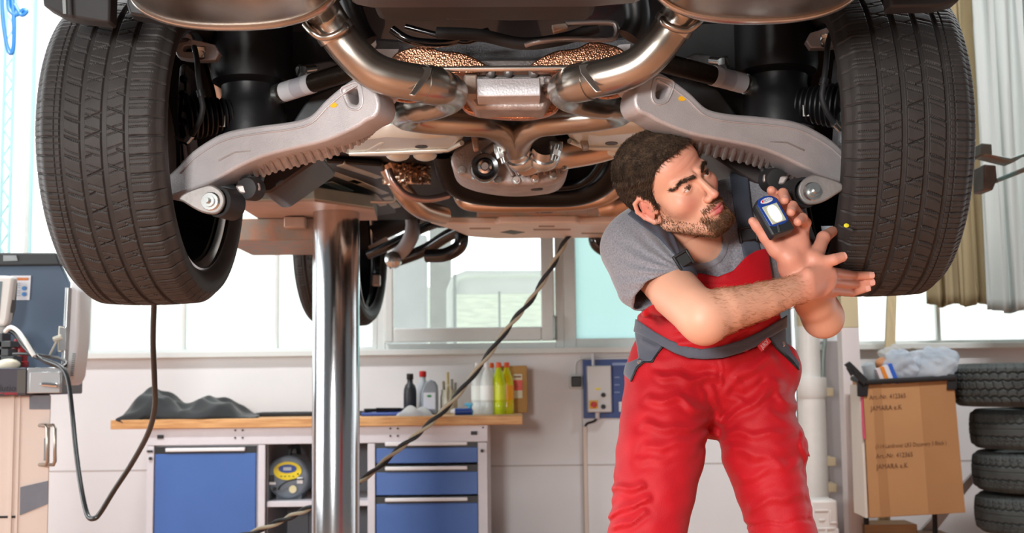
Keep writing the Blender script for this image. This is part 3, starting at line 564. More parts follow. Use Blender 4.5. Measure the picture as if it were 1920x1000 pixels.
# ================================================================ TYRES
TR, TW = .375, .127            # outer radius, half tread width
def zig(u, period=.004, amp=.0009): return amp*np.abs(((u/period) % 1)*4-2)-amp
def tread_depth(u, v, L):
    """groove depth (0..1) of the road tyre at arc length u, lateral v; v < 0 is the outer side"""
    d = np.zeros_like(u)
    def line(dist, hw, dep, soft=.0007): np.maximum(d, dep*np.clip((hw+soft-np.abs(dist))/soft, 0, 1), out=d)
    for c, w in ((-.0728, .0045), (-.0284, .0052), (.0188, .0054), (.0665, .0046)): line(v-c, w, 1., .0012)
    line(v+.0894, .0007, .7)
    per = L/round(L/.041)
    def rep(x, p): return ((x/p+.5) % 1-.5)*p
    inn = lambda a, b: ((v > a) & (v < b))
    # outer shoulder: lateral cuts and thin sipes
    q = rep(u+.05*v, per); m = inn(-.2, -.0785)
    line(np.where(m & ((v < -.0925)), q, 1), .0015, .8)
    for k in (1, 2): line(np.where(m, rep(u+.05*v+per*k/3, per), 1), .0005, .5)
    line(np.where(m & (v > -.0925), q, 1), .0007, .6)
    # curved sipes of the second rib
    m = inn(-.069, -.033)
    line(np.where(m & (v > -.069), rep(u+.36*(v+.05), per), 1), .0014, .8)
    arc = .02*np.sqrt(np.clip((v+.069)/.034, 0, 1))
    for k in (.28, .62): line(np.where(inn(-.066, -.036), rep(u+arc-per*k, per), 1), .0006, .55)
    # two middle ribs: opposed diagonals every second pitch with zigzag sipes between
    P2 = per*2
    m = inn(-.0235, .0138); dia = .40*(v+.0235)
    line(np.where(m, rep(u-dia, P2), 1), .0015, .85)
    line(np.where(inn(-.0235, -.008), rep(u-dia-P2*.5, P2), 1), .0016, .8)
    for k in (.16, .32, .66, .82): line(np.where(inn(-.021, .011), rep(u+.33*(v+.0235)-P2*k+zig(v), P2), 1), .0006, .55)
    m = inn(.0238, .062); dib = .40*(v-.0238)
    line(np.where(m, rep(u+dib-P2*.32, P2), 1), .0015, .85)
    line(np.where(inn(.045, .062), rep(u+dib-P2*.82, P2), 1), .0016, .8)
    for k in (.06, .22, .52, .7): line(np.where(inn(.026, .06), rep(u-.33*(v-.0238)-P2*k+zig(v), P2), 1), .0006, .55)
    # inner shoulder
    m = v > .0712
    line(np.where(m & (v > .0712), rep(u-.04*v, per), 1), .0016, .85)
    line(np.where(m & (v < .117), rep(u-.04*v+per*.5+zig(v, .0045, .001), per), 1), .0006, .55)
    line(np.where(m & (v < .12), rep(u-.04*v+per*.25+zig(v, .0045, .001), per), 1), .0004, .35)
    return d
def tyre_mesh(R, nu, nt, depthf, dep, half=TW, bulge=.018, bead=.285, crown=.006):
    L = 2*math.pi*R
    vt = np.linspace(-half, half, nt); rt = R-crown*(vt/half)**2-.012*np.clip((np.abs(vt)/half-.86)/.14, 0, 1)**2
    ns = 16; t = np.linspace(0, 1, ns+1)[1:]
    r0 = rt[-1]
    rs_ = r0-(r0-bead)*t
    xs = half+bulge*np.sin(np.clip(t*1.12, 0, 1)*math.pi)**.8+.004*np.sin(np.clip(t*12, 0, math.pi)) - .008*t
    xp = np.concatenate([-xs[::-1], vt, xs]); rp = np.concatenate([rs_[::-1], rt, rs_])
    m = len(xp); th = np.linspace(0, 2*math.pi, nu, endpoint=False)
    U, Xp = np.meshgrid(th*R, xp, indexing='ij'); Rr = np.tile(rp, (nu, 1))
    zone = np.zeros(m); zone[ns:ns+nt] = 1; zone[ns-3:ns] = (.3, .6, .9); zone[ns+nt:ns+nt+3] = (.9, .6, .3)
    vv = Xp.copy()
    Dp = depthf(U, vv, L)*zone[None, :]
    # raised lettering rings / fine ribs on the side wall
    Rr = Rr-Dp*dep
    th2 = th[:, None]
    vs = np.stack([Xp, -np.cos(th2)*Rr, np.sin(th2)*Rr], -1).reshape(-1, 3)
    idx = np.arange(nu*m).reshape(nu, m); nx = np.roll(idx, -1, 0)
    q = np.stack([idx[:, :-1], idx[:, 1:], nx[:, 1:], nx[:, :-1]], -1).reshape(-1, 4)
    return vs, q
def block_depth(u, v, L):
    d = np.zeros_like(u); per = L/46
    def rep(x, p): return ((x/p+.5) % 1-.5)*p
    for c in (-.06, -.022, .022, .06): np.maximum(d, np.clip((.005-np.abs(v-c-.004*np.sin(u/per*6.28)))/.0015, 0, 1), out=d)
    row = np.digitize(v, [-.06, -.022, .022, .06])
    for k in range(5):
        m = row == k; np.maximum(d, np.where(m, np.clip((.0035-np.abs(rep(u+per*.35*k+(.25 if k % 2 else -.25)*v, per)))/.0015, 0, 1), 0), out=d)
        np.maximum(d, np.where(m, .5*np.clip((.0014-np.abs(rep(u+per*.5+per*.35*k, per)))/.001, 0, 1), 0), out=d)
    return d
def at_block_depth(u, v, L):
    d = np.zeros_like(u); per = L/52
    def rep(x, p): return ((x/p+.5) % 1-.5)*p
    for c in (-.034, .034): np.maximum(d, np.clip((.0045-np.abs(v-c-.007*(np.abs(((u/per) % 1)*4-2)-1)*.5))/.0015, 0, 1), out=d)
    for a, b, s, k in ((-.2, -.034, .3, 0), (.034, .2, -.3, .4)):
        m = (v > a) & (v < b); np.maximum(d, np.where(m, np.clip((.003-np.abs(rep(u+s*v+k*per, per)))/.0015, 0, 1), 0), out=d)
        np.maximum(d, np.where(m, .6*np.clip((.0016-np.abs(rep(u-s*v+k*per+per*.5, per)))/.001, 0, 1), 0), out=d)
    m = np.abs(v) < .034; np.maximum(d, np.where(m, .5*np.clip((.0012-np.abs(rep(u, per/2)))/.0008, 0, 1), 0), out=d)
    np.maximum(d, .6*np.clip((.0015-np.abs(v-.006))/.001, 0, 1), out=d)
    return d
# stacked tyres at the right edge: four in view and the one they stand on
q = P(1925, 725, 6.25)
Sx = P(1797, 725, 6.3).x
zt = [P(1850, y, 6.0).z for y in (678, 768, 851, 934, 1017)]
hs_ = [(zt[i]-zt[i+1]) for i in range(4)]
labs = ['topmost tyre of the stack at right edge, with chunky blocks', 'second tyre from the top of the right stack', 'third tyre from the top of the right stack', 'fourth tyre from the top, cut by the bottom edge']
for i in range(4):
    h = hs_[i]; R = .35 if i == 0 else .335
    vs, qd = tyre_mesh(R, 420, 90, block_depth if i == 0 else at_block_depth, .011, half=h*.40, bulge=h*.1-.004, bead=.21, crown=.01)
    x0 = P(1797, 725, 6.25).x+R+(0, .085, .088, .092)[i]
    vs = np.stack([vs[:, 1]+x0, vs[:, 2]+6.3, vs[:, 0]+zt[i+1]+h/2], -1)
    o = fastmesh('stacked_tyre', vs, qd, M_rubber2); single(o); tag(o, labs[i], 'tyre', 'stack of used tyres by the wall')
# ================================================================ THE CAR ON THE LIFT
YAW = .03; PIV = V(-.004, 2.6, 0); NX = V(math.cos(YAW), -math.sin(YAW), 0)
car = thing('car', 'raised car seen from behind and below, showing exhaust, suspension and rear tyres', 'car', (.05, 4.3, 1.3))
def mirror(o, **kw):
    """the right-hand twin of a left-hand part, mirrored across the car's centre plane"""
    c = o.copy(); c.data = o.data.copy(); C.objects.link(c)
    me = c.data; off = worldloc(o); n = len(me.vertices); a = np.empty(n*3, np.float32); me.vertices.foreach_get('co', a); a = a.reshape(-1, 3)+np.array(off, np.float32)
    d = (a-np.array(PIV, np.float32)) @ np.array(NX, np.float32); a = a-2*d[:, None]*np.array(NX, np.float32)-np.array(off, np.float32)
    me.vertices.foreach_set('co', a.ravel()); me.flip_normals(); me.update()
    for ch in list(o.children):
        k = mirror(ch); k.parent = c
    return c
def both(o): mirror(o); return o
RYAW = Matrix.Rotation(-YAW, 3, 'Z')
cx = lambda Y: PIV.x+math.tan(YAW)*(Y-PIV.y)
# ---- rear tyres, fully modelled tread
AX, AZ = 2.885, 1.612
vs, qd = tyre_mesh(TR, 1500, 230, tread_depth, .0075)
Rn = np.array(RYAW)
def place(vs, c, flip=False, R=Rn):
    a = vs.copy()
    if flip: a = a*np.array([-1, -1, 1])
    return a @ R.T+np.array(c)
xl = P(58, 232, 2.51).x+.146; xr = P(1853, 232, 2.51).x-.146
tyreL = fastmesh('rear_tyre', place(vs, (xl, AX, AZ)), qd, M_rubber, car)
tyreR = fastmesh('rear_tyre', place(vs, (xr, AX, AZ), True), qd, M_rubber, car)
M_rim = mat('rim_dark', '17181a', .35, .6); M_lip = mat('rim_lip', 'dfe3ea', .2, 1.)
def rim(tyre, c, inner):
    """inner = +1 when the car's inside is towards +X"""
    ax = RYAW @ V(inner, 0, 0); c = V(*c)
    o = MB().lathe([(.289, .118), (.292, .112), (.286, .1), (.268, .09), (.262, .05), (.25, -.03), (.252, -.08), (.275, -.1), (.284, -.125), (.279, -.13), (.25, -.1), (.24, -.06)], c, ax, 64, cap=False).build('rim', M_rim, tyre)
    MB().lathe([(.287, .1225), (.2915, .1205), (.2915, .1175), (.279, .108), (.272, .1)], c, ax, 64, cap=False).build('rim_lip', M_lip, tyre)
    k = MB()
    for i in range(10):
        a = 2*math.pi*i/10; B = ax.cross(V(0, 0, 1)).normalized(); dv = B*math.cos(a)+V(0, 0, 1)*math.sin(a); tv = ax.cross(dv)
        k.prism([c+dv*.05+tv*.03-ax*.07, c+dv*.25+tv*.02-ax*.09, c+dv*.25-tv*.02-ax*.09, c+dv*.05-tv*.03-ax*.07], -ax*.03)
    k.lathe([(.08, -.06), (.08, -.1), (.03, -.11)], c, ax, 24); k.build('spokes', M_rim, tyre)
    MB().lathe([(.19, -.0), (.19, -.03), (.08, -.03), (.08, .02)], c, ax, 48).build('brake_disc', mat('brake_disc', '6b6663', .4, .8), tyre)
rim(tyreL, (xl, AX, AZ), 1); rim(tyreR, (xr, AX, AZ), -1)
MB().sph(P(1587, 423, (2*AX-.0)/2-.325), .006, 10, 6, (1, .3, .8)).build('chalk_mark', mat('yellow_chalk', 'd8d02a', .7), tyreR)
# ---- front tyres
Yf, zf = 5.78, 1.683
vs2, qd2 = tyre_mesh(TR, 500, 110, tread_depth, .0075)
st = Matrix.Rotation(-.13, 3, 'Z'); xlf = P(549, 480, 5.42).x+.175
tf = fastmesh('front_tyre', place(vs2, (xlf, Yf, zf), R=np.array(st)), qd2, M_rubber, car); rim(tf, (xlf, Yf, zf), 1)
tf2 = fastmesh('front_tyre', place(vs2, (xlf+1.7, Yf, zf), True, R=np.array(st)), qd2, M_rubber, car); rim(tf2, (xlf+1.7, Yf, zf), -1)
# ---- body shell and floor
paint = mat('dark_body_paint', '1a1c20', .3, .3, coat=.6)
def arch(yc, zc, r, za, zb, n=16):
    """wheel arch from height za at the rear to zb at the front"""
    a0 = math.asin(min(1, max(-1, (za-zc)/r))); a1 = math.pi-math.asin(min(1, max(-1, (zb-zc)/r)))
    return [(yc-r*math.cos(a0+(a1-a0)*i/n), zc+r*math.sin(a0+(a1-a0)*i/n)) for i in range(n+1)]
side = [(1.80, 1.99)]+arch(AX, 1.72, .5, 1.99, 1.80)+arch(Yf, 1.76, .47, 1.80, 1.84)+[(6.8, 1.92), (6.86, 2.5), (5.7, 2.68), (4.9, 3.15), (2.5, 3.22), (1.95, 2.7)]
k = MB(); wv = RYAW @ V(1.98, 0, 0)
k.prism([V(cx(y)-.99, y, z) for y, z in side], wv); k.build('body_shell', paint, car)
ub = mat('underbody_black', '101113', .6, bump=.2, bscale=30, var=.2)
def panel(name, pts, z, h, m, bevel=.006, up=True):
    """flat panel with its outline on the level z seen at these pixels, h thick upwards"""
    return MB().prism([G(x, y, z) for x, y in pts], (0, 0, h)).build(name, m, car, bevel=bevel)
MB().prism([V(cx(3.3)-.8, 3.36, 1.76), V(cx(5.3)-.8, 5.3, 1.76), V(cx(5.3)+.8, 5.3, 1.76), V(cx(3.3)+.8, 3.36, 1.76)], (0, 0, .035)).build('floor_pan', ub, car, bevel=.01)
MB().bb(cx(3.4)-.55, cx(3.4)+.55, 3.33, 3.4, 1.76, 2.2).build('rear_bulkhead', ub, car)
# rear valance in the middle between the mufflers
vb = mat('valance_brown_black', '2b2322', .4, var=.1, scale=8)
MB().prism([P(648, -60, 2.15), P(660, 10, 2.15), P(700, 18, 2.15), P(1110, 16, 2.15), P(1200, 8, 2.15), P(1222, -60, 2.15)], (0, -.12, 0)).build('rear_valance', vb, car, bevel=.012)
MB().prism([P(700, 0, 2.27), P(712, 40, 2.27), P(800, 43, 2.27), P(830, 38, 2.27), P(960, 42, 2.27), P(1090, 40, 2.27), P(1112, 34, 2.27), P(1115, 0, 2.27)], (0, -.11, 0)).build('spare_wheel_tub', M_blackm, car, bevel=.012)
for x0, x1 in ((738, 815), (828, 1020), (1030, 1108)): MB().prism([P(x0, 20, 2.29), P(x0+4, 40, 2.29), P(x1-4, 40, 2.29), P(x1, 20, 2.29)], (0, -.05, 0)).build('tub_rib', M_black, car, bevel=.012)
MB().tube(pp([(1190, -10, 2.5), (1195, 40, 2.5), (1180, 70, 2.5)]), .028, 14).build('filler_hose', M_black, car); MB().tube(pp([(655, 0, 2.55), (672, 50, 2.55), (690, 80, 2.55)]), .024, 12).build('filler_hose', M_black, car)
# ---- mufflers
def muffler(pxc, ybot, name='muffler'):
    Y1, Y0 = 1.92, 2.3; c = P(pxc, ybot, Y0); a, b, ex = .212, .1, 2.4; c = V(c.x, Y0, c.z+b)
    def ringp(s, y): return [V(c.x+math.copysign(abs(math.cos(t))**(2/ex), math.cos(t))*a*s, y, c.z+math.copysign(abs(math.sin(t))**(2/ex), math.sin(t))*(b-(1-s)*a if s > .8 else b*s)) for t in np.linspace(0, 2*math.pi, 65)[:-1]]
    k = MB(); rings = [ringp(s, y) for s, y in ((.25, Y0+.002), (.7, Y0+.002), (.93, Y0-.004), (.96, Y0-.008), (.965, Y0-.03), (.965, Y1+.03), (.9, Y1), (.3, Y1))]
    k.grid(np.array([[tuple(q) for q in r] for r in rings]), wrap_v=True); n = 64; base = len(k.v); k.f += [tuple(range(63, -1, -1)), tuple(base-64+i for i in range(64))]; k.mi += [0, 0]
    o = k.build(name, M_steelb, car, angle=50)
    k = MB(); rr = [ringp(s, y) for s, y in ((.95, Y0+.006), (.985, Y0+.008), (1, Y0+.002), (1, Y0-.006), (.985, Y0-.012), (.95, Y0-.01))]
    k.grid(np.array([[tuple(q) for q in r] for r in rr]), wrap_u=True, wrap_v=True).build('seam_lip', M_steel, o); return o
muffler(438, 58); muffler(1421, 46)
# ---- exhaust pipes, left then mirrored
pe = pp([(578, -30, 2.28), (603, 18, 2.38), (634, 66, 2.41), (664, 102, 2.42), (697, 131, 2.43), (738, 147, 2.44), (792, 157, 2.46), (829, 164, 2.50), (846, 172, 2.57), (842, 183, 2.65), (815, 194, 2.70), (780, 201, 2.74), (762, 207, 2.79), (757, 214, 2.86), (768, 220, 2.92), (810, 226, 2.95), (870, 230, 2.96), (915, 234, 2.98), (940, 246, 3.03), (955, 262, 3.1), (966, 280, 3.17)], 8)
n = len(pe); exl = MB().tube(pe, [.039]*int(n*.36)+[.037]*int(n*.2)+[.035]*(n-int(n*.36)-int(n*.2)), 24).build('exhaust_pipe', M_steelb, car)
# weld seam and strap as sub-parts
i0 = int(n*.315); bd = MB().tube(pe[i0-2:i0+4], .0415, 24).build('strap', M_steelb, exl)
q = P(788, 128, 2.45); MB().prism([P(766, 178, 2.405), P(778, 180, 2.405), P(806, 142, 2.42), P(810, 126, 2.43), P(786, 124, 2.43), P(792, 140, 2.42)], (0, .006, 0)).build('strap_tab', M_steel, exl, bevel=.002)
MB().cyl(P(772, 128, 2.43), P(772, 128, 2.46), .006, 10).build('strap_bolt', M_zinc, exl)
i1 = int(n*.09); MB().tube(pe[i1:i1+3], .0425, 24).build('pipe_joint', M_steel, exl)
both(exl)
hk = MB().tube(pp([(572, 46, 2.38), (585, 60, 2.37), (602, 70, 2.37), (622, 68, 2.365), (642, 58, 2.365), (648, 50, 2.37), (642, 46, 2.39)]), .0075, 12).build('exhaust_hanger', M_steelb, car); both(hk)
MB().tube([P(798, 130, 2.48), P(1112, 127, 2.48)], .0062, 14).build('tie_rod', M_steel, car)
# double outlet clamp
for s in (0, 1):
    a, b = (P(962, 272, 3.15), P(982, 300, 3.22)) if s == 0 else (P(1022, 270, 3.15), P(1018, 300, 3.22))
    p = MB().tube([a, b], [.036, .038], 24).build('outlet_pipe', M_chrome, car)
    MB().tube([a+(b-a)*.52, a+(b-a)*.6, a+(b-a)*.85, a+(b-a)*.93], [.041, .044, .044, .041], 24).build('pipe_clamp', M_zinc, p)
for px, py, d in ((938, 283, -1), (1043, 279, 1)):
    q = P(px, py, 3.12); o = MB().prism([P(px-13, py-14, 3.13), P(px+13, py-14, 3.13), P(px+10, py+6, 3.13), P(px-10, py+6, 3.13)], (0, .012, 0)).build('clamp_tab', M_zinc, car, bevel=.003)
    MB().cyl(q+V(0, 0, .012), q+V(d*-.012, 0, -.032), .0085, 12).cyl(q+V(0, 0, -.004), q+V(d*-.004, 0, -.018), .013, 6).build('clamp_bolt', M_zinc, o)
MB().tube(pp([(985, 296, 3.24), (1010, 290, 3.3), (1050, 286, 3.36), (1110, 276, 3.4), (1160, 262, 3.4)]), .05, 24).build('front_exhaust_pipe', mat('copper_tinted_steel', 'c6ab97', .28, .95, var=.1, scale=6), car)
# ---- light block and castings in the middle
c0, c1 = P(894, 181, 2.62), P(1013, 145, 2.62)
MB().bb(c0.x, c1.x, 2.62, 2.735, c0.z, c1.z).build('vibration_damper', mat('damper_block', 'c9c9cd', .45, .35, var=.06, scale=20, bump=.2, bscale=200), car, bevel=.003)
o = MB().prism([P(868, 140, 2.7), P(868, 172, 2.7), P(892, 205, 2.7), P(1020, 206, 2.7), P(1036, 180, 2.7), P(1036, 138, 2.7)], (0, .1, 0)).build('damper_carrier', M_cast, car, bevel=.008)
for px, py in ((878, 150), (920, 137), (953, 136), (1000, 137), (1029, 152), (1030, 176), (1026, 165)): MB().sph(P(px, py, 2.69), .012, 10, 6).build('carrier_boss', M_cast, o)
MB().bb(P(870, 140, 2.66).x, P(895, 140, 2.66).x, 2.655, 2.7, P(880, 180, 2.66).z, P(880, 140, 2.66).z).build('carrier_lug', M_rust, o, bevel=.004)
# corrugated foil shields
def corrug(name, pts, Y, depth, bev=.004, wave=True):
    m = MATS.get('embossed_foil')
    if not m:
        m = mat('embossed_foil', 'c78d6e', .3, .9, var=.08, scale=9); n = m.node_tree.nodes; l = m.node_tree.links
        t = n.new('ShaderNodeTexCoord'); w = n.new('ShaderNodeTexVoronoi'); w.inputs['Scale'].default_value = 240; l.new(t.outputs['Object'], w.inputs['Vector'])
        b = n.new('ShaderNodeBump'); b.inputs['Strength'].default_value = .45; b.inputs['Distance'].default_value = .003; l.new(w.outputs['Distance'], b.inputs['Height']); l.new(b.outputs[0], n['Principled BSDF'].inputs['Normal'])
    v, f = plate([pxl(pts, Y, 4)], Y, depth, bev); return MB().add(v, f).build(name, m, car)
both(corrug('heat_shield', [(735, 128), (742, 104), (770, 92), (800, 88), (825, 98), (860, 101), (890, 112), (912, 128), (880, 134), (800, 134)], 2.66, .03))
corrug('heat_shield', [(866, 185), (890, 180), (960, 178), (1015, 180), (1045, 184), (1040, 206), (1000, 218), (940, 218), (880, 208)], 2.78, .03)
both(corrug('heat_shield', [(730, 168), (760, 165), (792, 178), (776, 190), (742, 186)], 2.6, .012, .002))
# cross member
beam = MB().prism([P(688, 84, 2.78), P(700, 70, 2.78), P(760, 74, 2.78), P(1140, 72, 2.78), P(1205, 64, 2.78), P(1222, 80, 2.78), P(1215, 104, 2.78), P(1130, 112, 2.78), P(760, 114, 2.78), P(700, 106, 2.78)], (0, .18, 0)).build('cross_member', M_dcast, car, bevel=.008)
MB().prism([P(800, 112, 2.77), P(800, 128, 2.77), P(1120, 126, 2.77), P(1120, 110, 2.77)], (0, .12, 0)).build('beam_flange', M_cast, beam, bevel=.005)
k = MB(); g0 = P(806, 97, 2.778); k.text('GBKE-0H-2B25', g0, V(1, 0, -.0), V(0, 0, 1), .022, .001); k.build('cast_number', M_dcast, beam)
wt_ = mat('foil_white', 'e9e9ec', .4, .2)
for pts in (((694, 66), (702, 62), (706, 84), (700, 94), (694, 84)), ((700, 92), (748, 92), (742, 112), (716, 114)), ((1144, 104), (1160, 84), (1182, 82), (1180, 104), (1160, 110))): MB().prism([P(x, y, 2.76) for x, y in pts], (0, .006, 0)).build('foil_tape', wt_, car)
for pts, r, m in (([(735, 55, 2.6), (770, 76, 2.6), (830, 80, 2.62), (880, 68, 2.62), (915, 60, 2.6)], .010, M_glossk), ([(760, 50, 2.62), (820, 66, 2.62), (870, 78, 2.62), (900, 70, 2.6)], .007, M_glossk), ([(820, 62, 2.58), (900, 66, 2.56), (980, 82, 2.55), (1060, 72, 2.55), (1120, 50, 2.55)], .014, M_blackm), ([(985, 84, 2.54), (1010, 78, 2.53), (1060, 73, 2.53), (1140, 74, 2.53), (1154, 66, 2.53), (1155, 50, 2.53), (1140, 42, 2.53), (1060, 44, 2.53)], .0065, mat('grey_tube', '8f8785', .35, .7))): MB().tube(pp(pts), r, 12).build('brake_pipe' if r < .008 else 'hose', m, car)
MB().prism([P(1034, 46, 2.5), P(1062, 42, 2.5), P(1066, 52, 2.5), P(1038, 60, 2.5)], (0, .02, 0)).build('pipe_clip', M_rust, car, bevel=.002)
# ---- suspension, left side and its mirrored twin
YAf = lambda px: 1/(1/2.69+(1/2.49-1/2.69)*(px-337)/363)
def pa(pts, off=0): return [P(x, y, YAf(x)+off) for x, y in pts]
A0, A1 = P(337, 300, YAf(337)), P(700, 300, YAf(700)); e1 = V(A1.x-A0.x, A1.y-A0.y, 0).normalized(); AF = (A0, e1)
up = [(300, 352), (335, 316), (362, 288), (396, 265), (419, 254), (445, 247), (491, 240), (533, 235), (567, 228), (586, 219), (601, 204), (613, 191), (643, 166), (668, 151), (686, 152), (698, 168), (706, 196), (700, 214)]
lo = [(684, 222), (662, 236), (609, 259), (548, 274), (491, 289), (449, 307), (415, 326), (377, 345), (345, 356), (310, 366)]
hole = [(643, 171), (653, 164), (666, 160), (673, 166), (676, 190), (669, 201), (656, 199), (649, 190)]
v, f = plate([seq(pa(up+lo), 3, True), seq(pa(hole), 3, True)], 0, .075, .007, AF)
arm = MB().add(v, f).build('control_arm', M_alu, car)
ri = [(x+2, y+9) for x, y in up[1:14]]; MB().tube(seq(pa(ri, -.0005), 4), .0022, 8).build('edge_bead', M_alu, arm)
hb = seq(pa([(x+(x-659)*.24, y+(y-181)*.24) for x, y in hole]), 3, True); MB().tube(hb, .0025, 8, closed=True).build('hole_bead', M_alu, arm)
k = MB(); U_ = []; lw = np.array([tuple(q) for q in pa([(698, 214)]+lo[:-1])]); seg = np.linspace(0, len(lw)-1.001, 36); an = V(-e1.y, e1.x, 0)
for t in seg:
    i = int(t); q = V(*(lw[i]*(1-(t-i))+lw[i+1]*(t-i))); w_ = math.sin(math.pi*min(1, max(0, t/(len(lw)-1))))**.7; yv = V(.02, 1, 0); U_.append([tuple(q+V(0, .006, .002)), tuple(q+yv*.05+V(0, 0, -.008*w_)), tuple(q+yv*.105+V(0, 0, -.022*w_)), tuple(q+yv*.105+V(0, 0, .02))]); k.tube([q+yv*.012+V(0, 0, .001), q+yv*.05+V(0, 0, -.008*w_), q+yv*.104+V(0, 0, -.022*w_)], [.0035, .0045, .0055], 8)
k.build('underside_ribs', M_cast, arm); MB().grid(np.array(U_)).build('underside', M_cast, arm)
MB().prism(pa([(408, 300), (440, 284), (470, 282), (470, 284), (440, 287), (410, 303)], -.001), (0, .001, 0)).build('scuff', M_cast, arm)
MB().prism(pa([(625+7*math.cos(a), 197+5*math.sin(a)) for a in np.linspace(0, 6.28, 13)[:-1]], -.001), (0, .0012, 0)).build('paint_dot', mat('yellow_paint', 'dba618', .5), arm)
c = P(722, 160, 2.57); MB().lathe([(.034, -.03), (.040, -.02), (.040, .05)], c, (-.25, 1, 0), 30).build('bush_boss', M_alu, arm)
MB().lathe([(.024, -.038), (.028, -.042), (.032, -.038), (.033, -.03)], c, (-.25, 1, 0), 30, cap=False).lathe([(.008, -.046), (.014, -.048), (.019, -.044), (.019, -.03)], c, (-.25, 1, 0), 24).build('bush_ring', mat('bush_pale', 'd8cdca', .4, .3), arm)
both(arm)
# air spring
c = P(472, 160, 2.98); zt_, zm, zb_ = P(472, 30, 2.98).z, P(472, 165, 2.98).z, P(472, 262, 2.98).z
sp = MB().lathe([(.1, zt_+.15-c.z), (.102, zt_-c.z), (.102, zm+.03-c.z), (.098, zm+.012-c.z), (.078, zm-c.z)], c, (0, 0, 1), 40).build('air_spring', mat('air_spring_black', '0f0f11', .5, spec=.3, var=.15, scale=20, bump=.1, bscale=60), car)
MB().lathe([(.076, zm+.004-c.z), (.073, zm-.02-c.z), (.080, zm-.045-c.z), (.087, zm-.07-c.z), (.087, zb_-c.z)], c, (0, 0, 1), 40).build('bellows', mat('bellows_rubber', '121214', .42, spec=.35, bump=.1, bscale=50), sp)
MB().prism([P(407, 217, 2.90), P(422, 217, 2.89), P(422, 238, 2.89), P(408, 238, 2.90)], (0, .002, 0)).build('small_label', mat('label_warm', 'd9d3ca', .5), sp)
both(sp)
# stabiliser strut with stickers
a, b = P(688, 124, 2.78), P(522, 176, 2.95); sr = MB().tube([a, b], .0225, 18)
for i in range(46): t = i/46; q = a+(b-a)*t*.62; sr.tube([q, q+(b-a)*.006], .0236, 14)
so = sr.build('drop_shaft', mat('dark_bronze_shaft', '3b322b', .35, .6), car)
MB().tube([a+(b-a)*.62, a+(b-a)*.86], .0245, 20).build('shaft_label', mat('silver_label', 'c9c9d2', .4, .1), so)
MB().tube([a+(b-a)*.8, a+(b-a)*.93], .0249, 20).build('white_sticker', M_white, so); MB().tube([a+(b-a)*.6, a+(b-a)*.67], .0249, 20).build('white_sticker', M_white, so)
MB().tube([a+(b-a)*.96, b+(b-a)*.01], .0255, 20).build('shaft_end', M_zinc, so)
for t, cc, nm in ((.86, '2a9a46', 'green_mark'), (.645, '2a3f9e', 'blue_mark')): MB().sph(a+(b-a)*t+V(0, -.0245, .004), .006, 10, 6, (1.2, .2, .6)).build(nm, mat(nm, cc, .5), so)
both(so)
bk = MB().add(*plate([pxl([(332, 78), (345, 74), (402, 86), (402, 110), (345, 108), (332, 100)], 2.86, 2), pxl([(341, 88), (350, 83), (375, 88), (375, 98), (350, 99), (342, 97)], 2.86, 2)], 2.86, .03, .003)).build('upper_arm', M_alu, car)
MB().prism([P(358, 86, 2.855), P(385, 87, 2.855), P(385, 102, 2.855), P(360, 98, 2.855)], (0, .006, 0)).build('sensor_plate', M_zinc, bk, bevel=.002); MB().lathe([(.008, -.012), (.011, -.006), (.011, 0)], P(378, 104, 2.85), (0, 1, 0), 18).build('bolt', M_zinc, bk); both(bk)
bh = MB().tube(pp([(364, 88, 2.80), (369, 110, 2.78), (372, 145, 2.76), (377, 180, 2.75), (380, 205, 2.75), (372, 232, 2.76), (358, 256, 2.78), (352, 262, 2.79)]), .0068, 12).build('brake_hose', M_blackm, car)
MB().tube([P(375, 170, 2.752), P(378, 182, 2.752)], .0105, 14).build('hose_collar', M_black, bh); MB().tube([P(360, 252, 2.775), P(350, 264, 2.79)], .009, 12).build('hose_end', M_zinc, bh); MB().tube(pp([(350, 264, 2.79), (342, 262, 2.8), (330, 256, 2.82)]), .0045, 8).build('steel_end_pipe', M_zinc, bh); both(bh)
a, b = P(432, 215, 2.93), P(345, 222, 2.88); L = (b-a).length; ax = (b-a).normalized()
pr_ = []
for i in range(9): h = L*i/9; r = .04+.018*i/8; pr_ += [(r-.009, h), (r, h+L/36), (r, h+L/18), (r-.009, h+L/11)]
both(MB().lathe(pr_, a, ax, 28).build('drive_shaft_boot', M_black, car))
kn = MB().prism([P(336, 120, 2.86), P(350, 118, 2.86), P(356, 160, 2.86), P(352, 215, 2.86), (P(358, 290, 2.86)), P(338, 312, 2.86), P(328, 220, 2.86)], (0, .08, 0)); kn.build('wheel_knuckle', M_dcast, car, bevel=.008)
kk = car.children[-1]; k = MB()
for px, py in ((346, 150), (345, 178), (350, 205), (344, 230)): k.lathe([(.007, -.02), (.010, -.01), (.010, 0)], P(px, py, 2.86), (0, 1, 0), 8)
k.build('knuckle_bolts', M_glossk, kk); MB().prism([P(337, 270, 2.83), P(344, 268, 2.83), P(348, 300, 2.83), P(338, 308, 2.83)], (0, .03, 0)).build('link_arm', M_alu, kk, bevel=.003); both(kk)
dk = MB().prism([P(420, 60, 3.12), P(420, 250, 3.12), P(560, 250, 3.12), P(690, 150, 3.12), P(690, 60, 3.12)], (0, .03, 0)).build('inner_arch_liner', ub, car); both(dk)
nb = MB().prism([P(545, 235, 3.0), P(580, 180, 3.0), (P(655, 150, 3.0)), P(690, 165, 3.0), P(640, 215, 3.0)], (0, .04, 0)).build('subframe_web', mat('grey_black_casting', '3c3f41', .6, .3, var=.2, bump=.2), car, bevel=.006); both(nb)
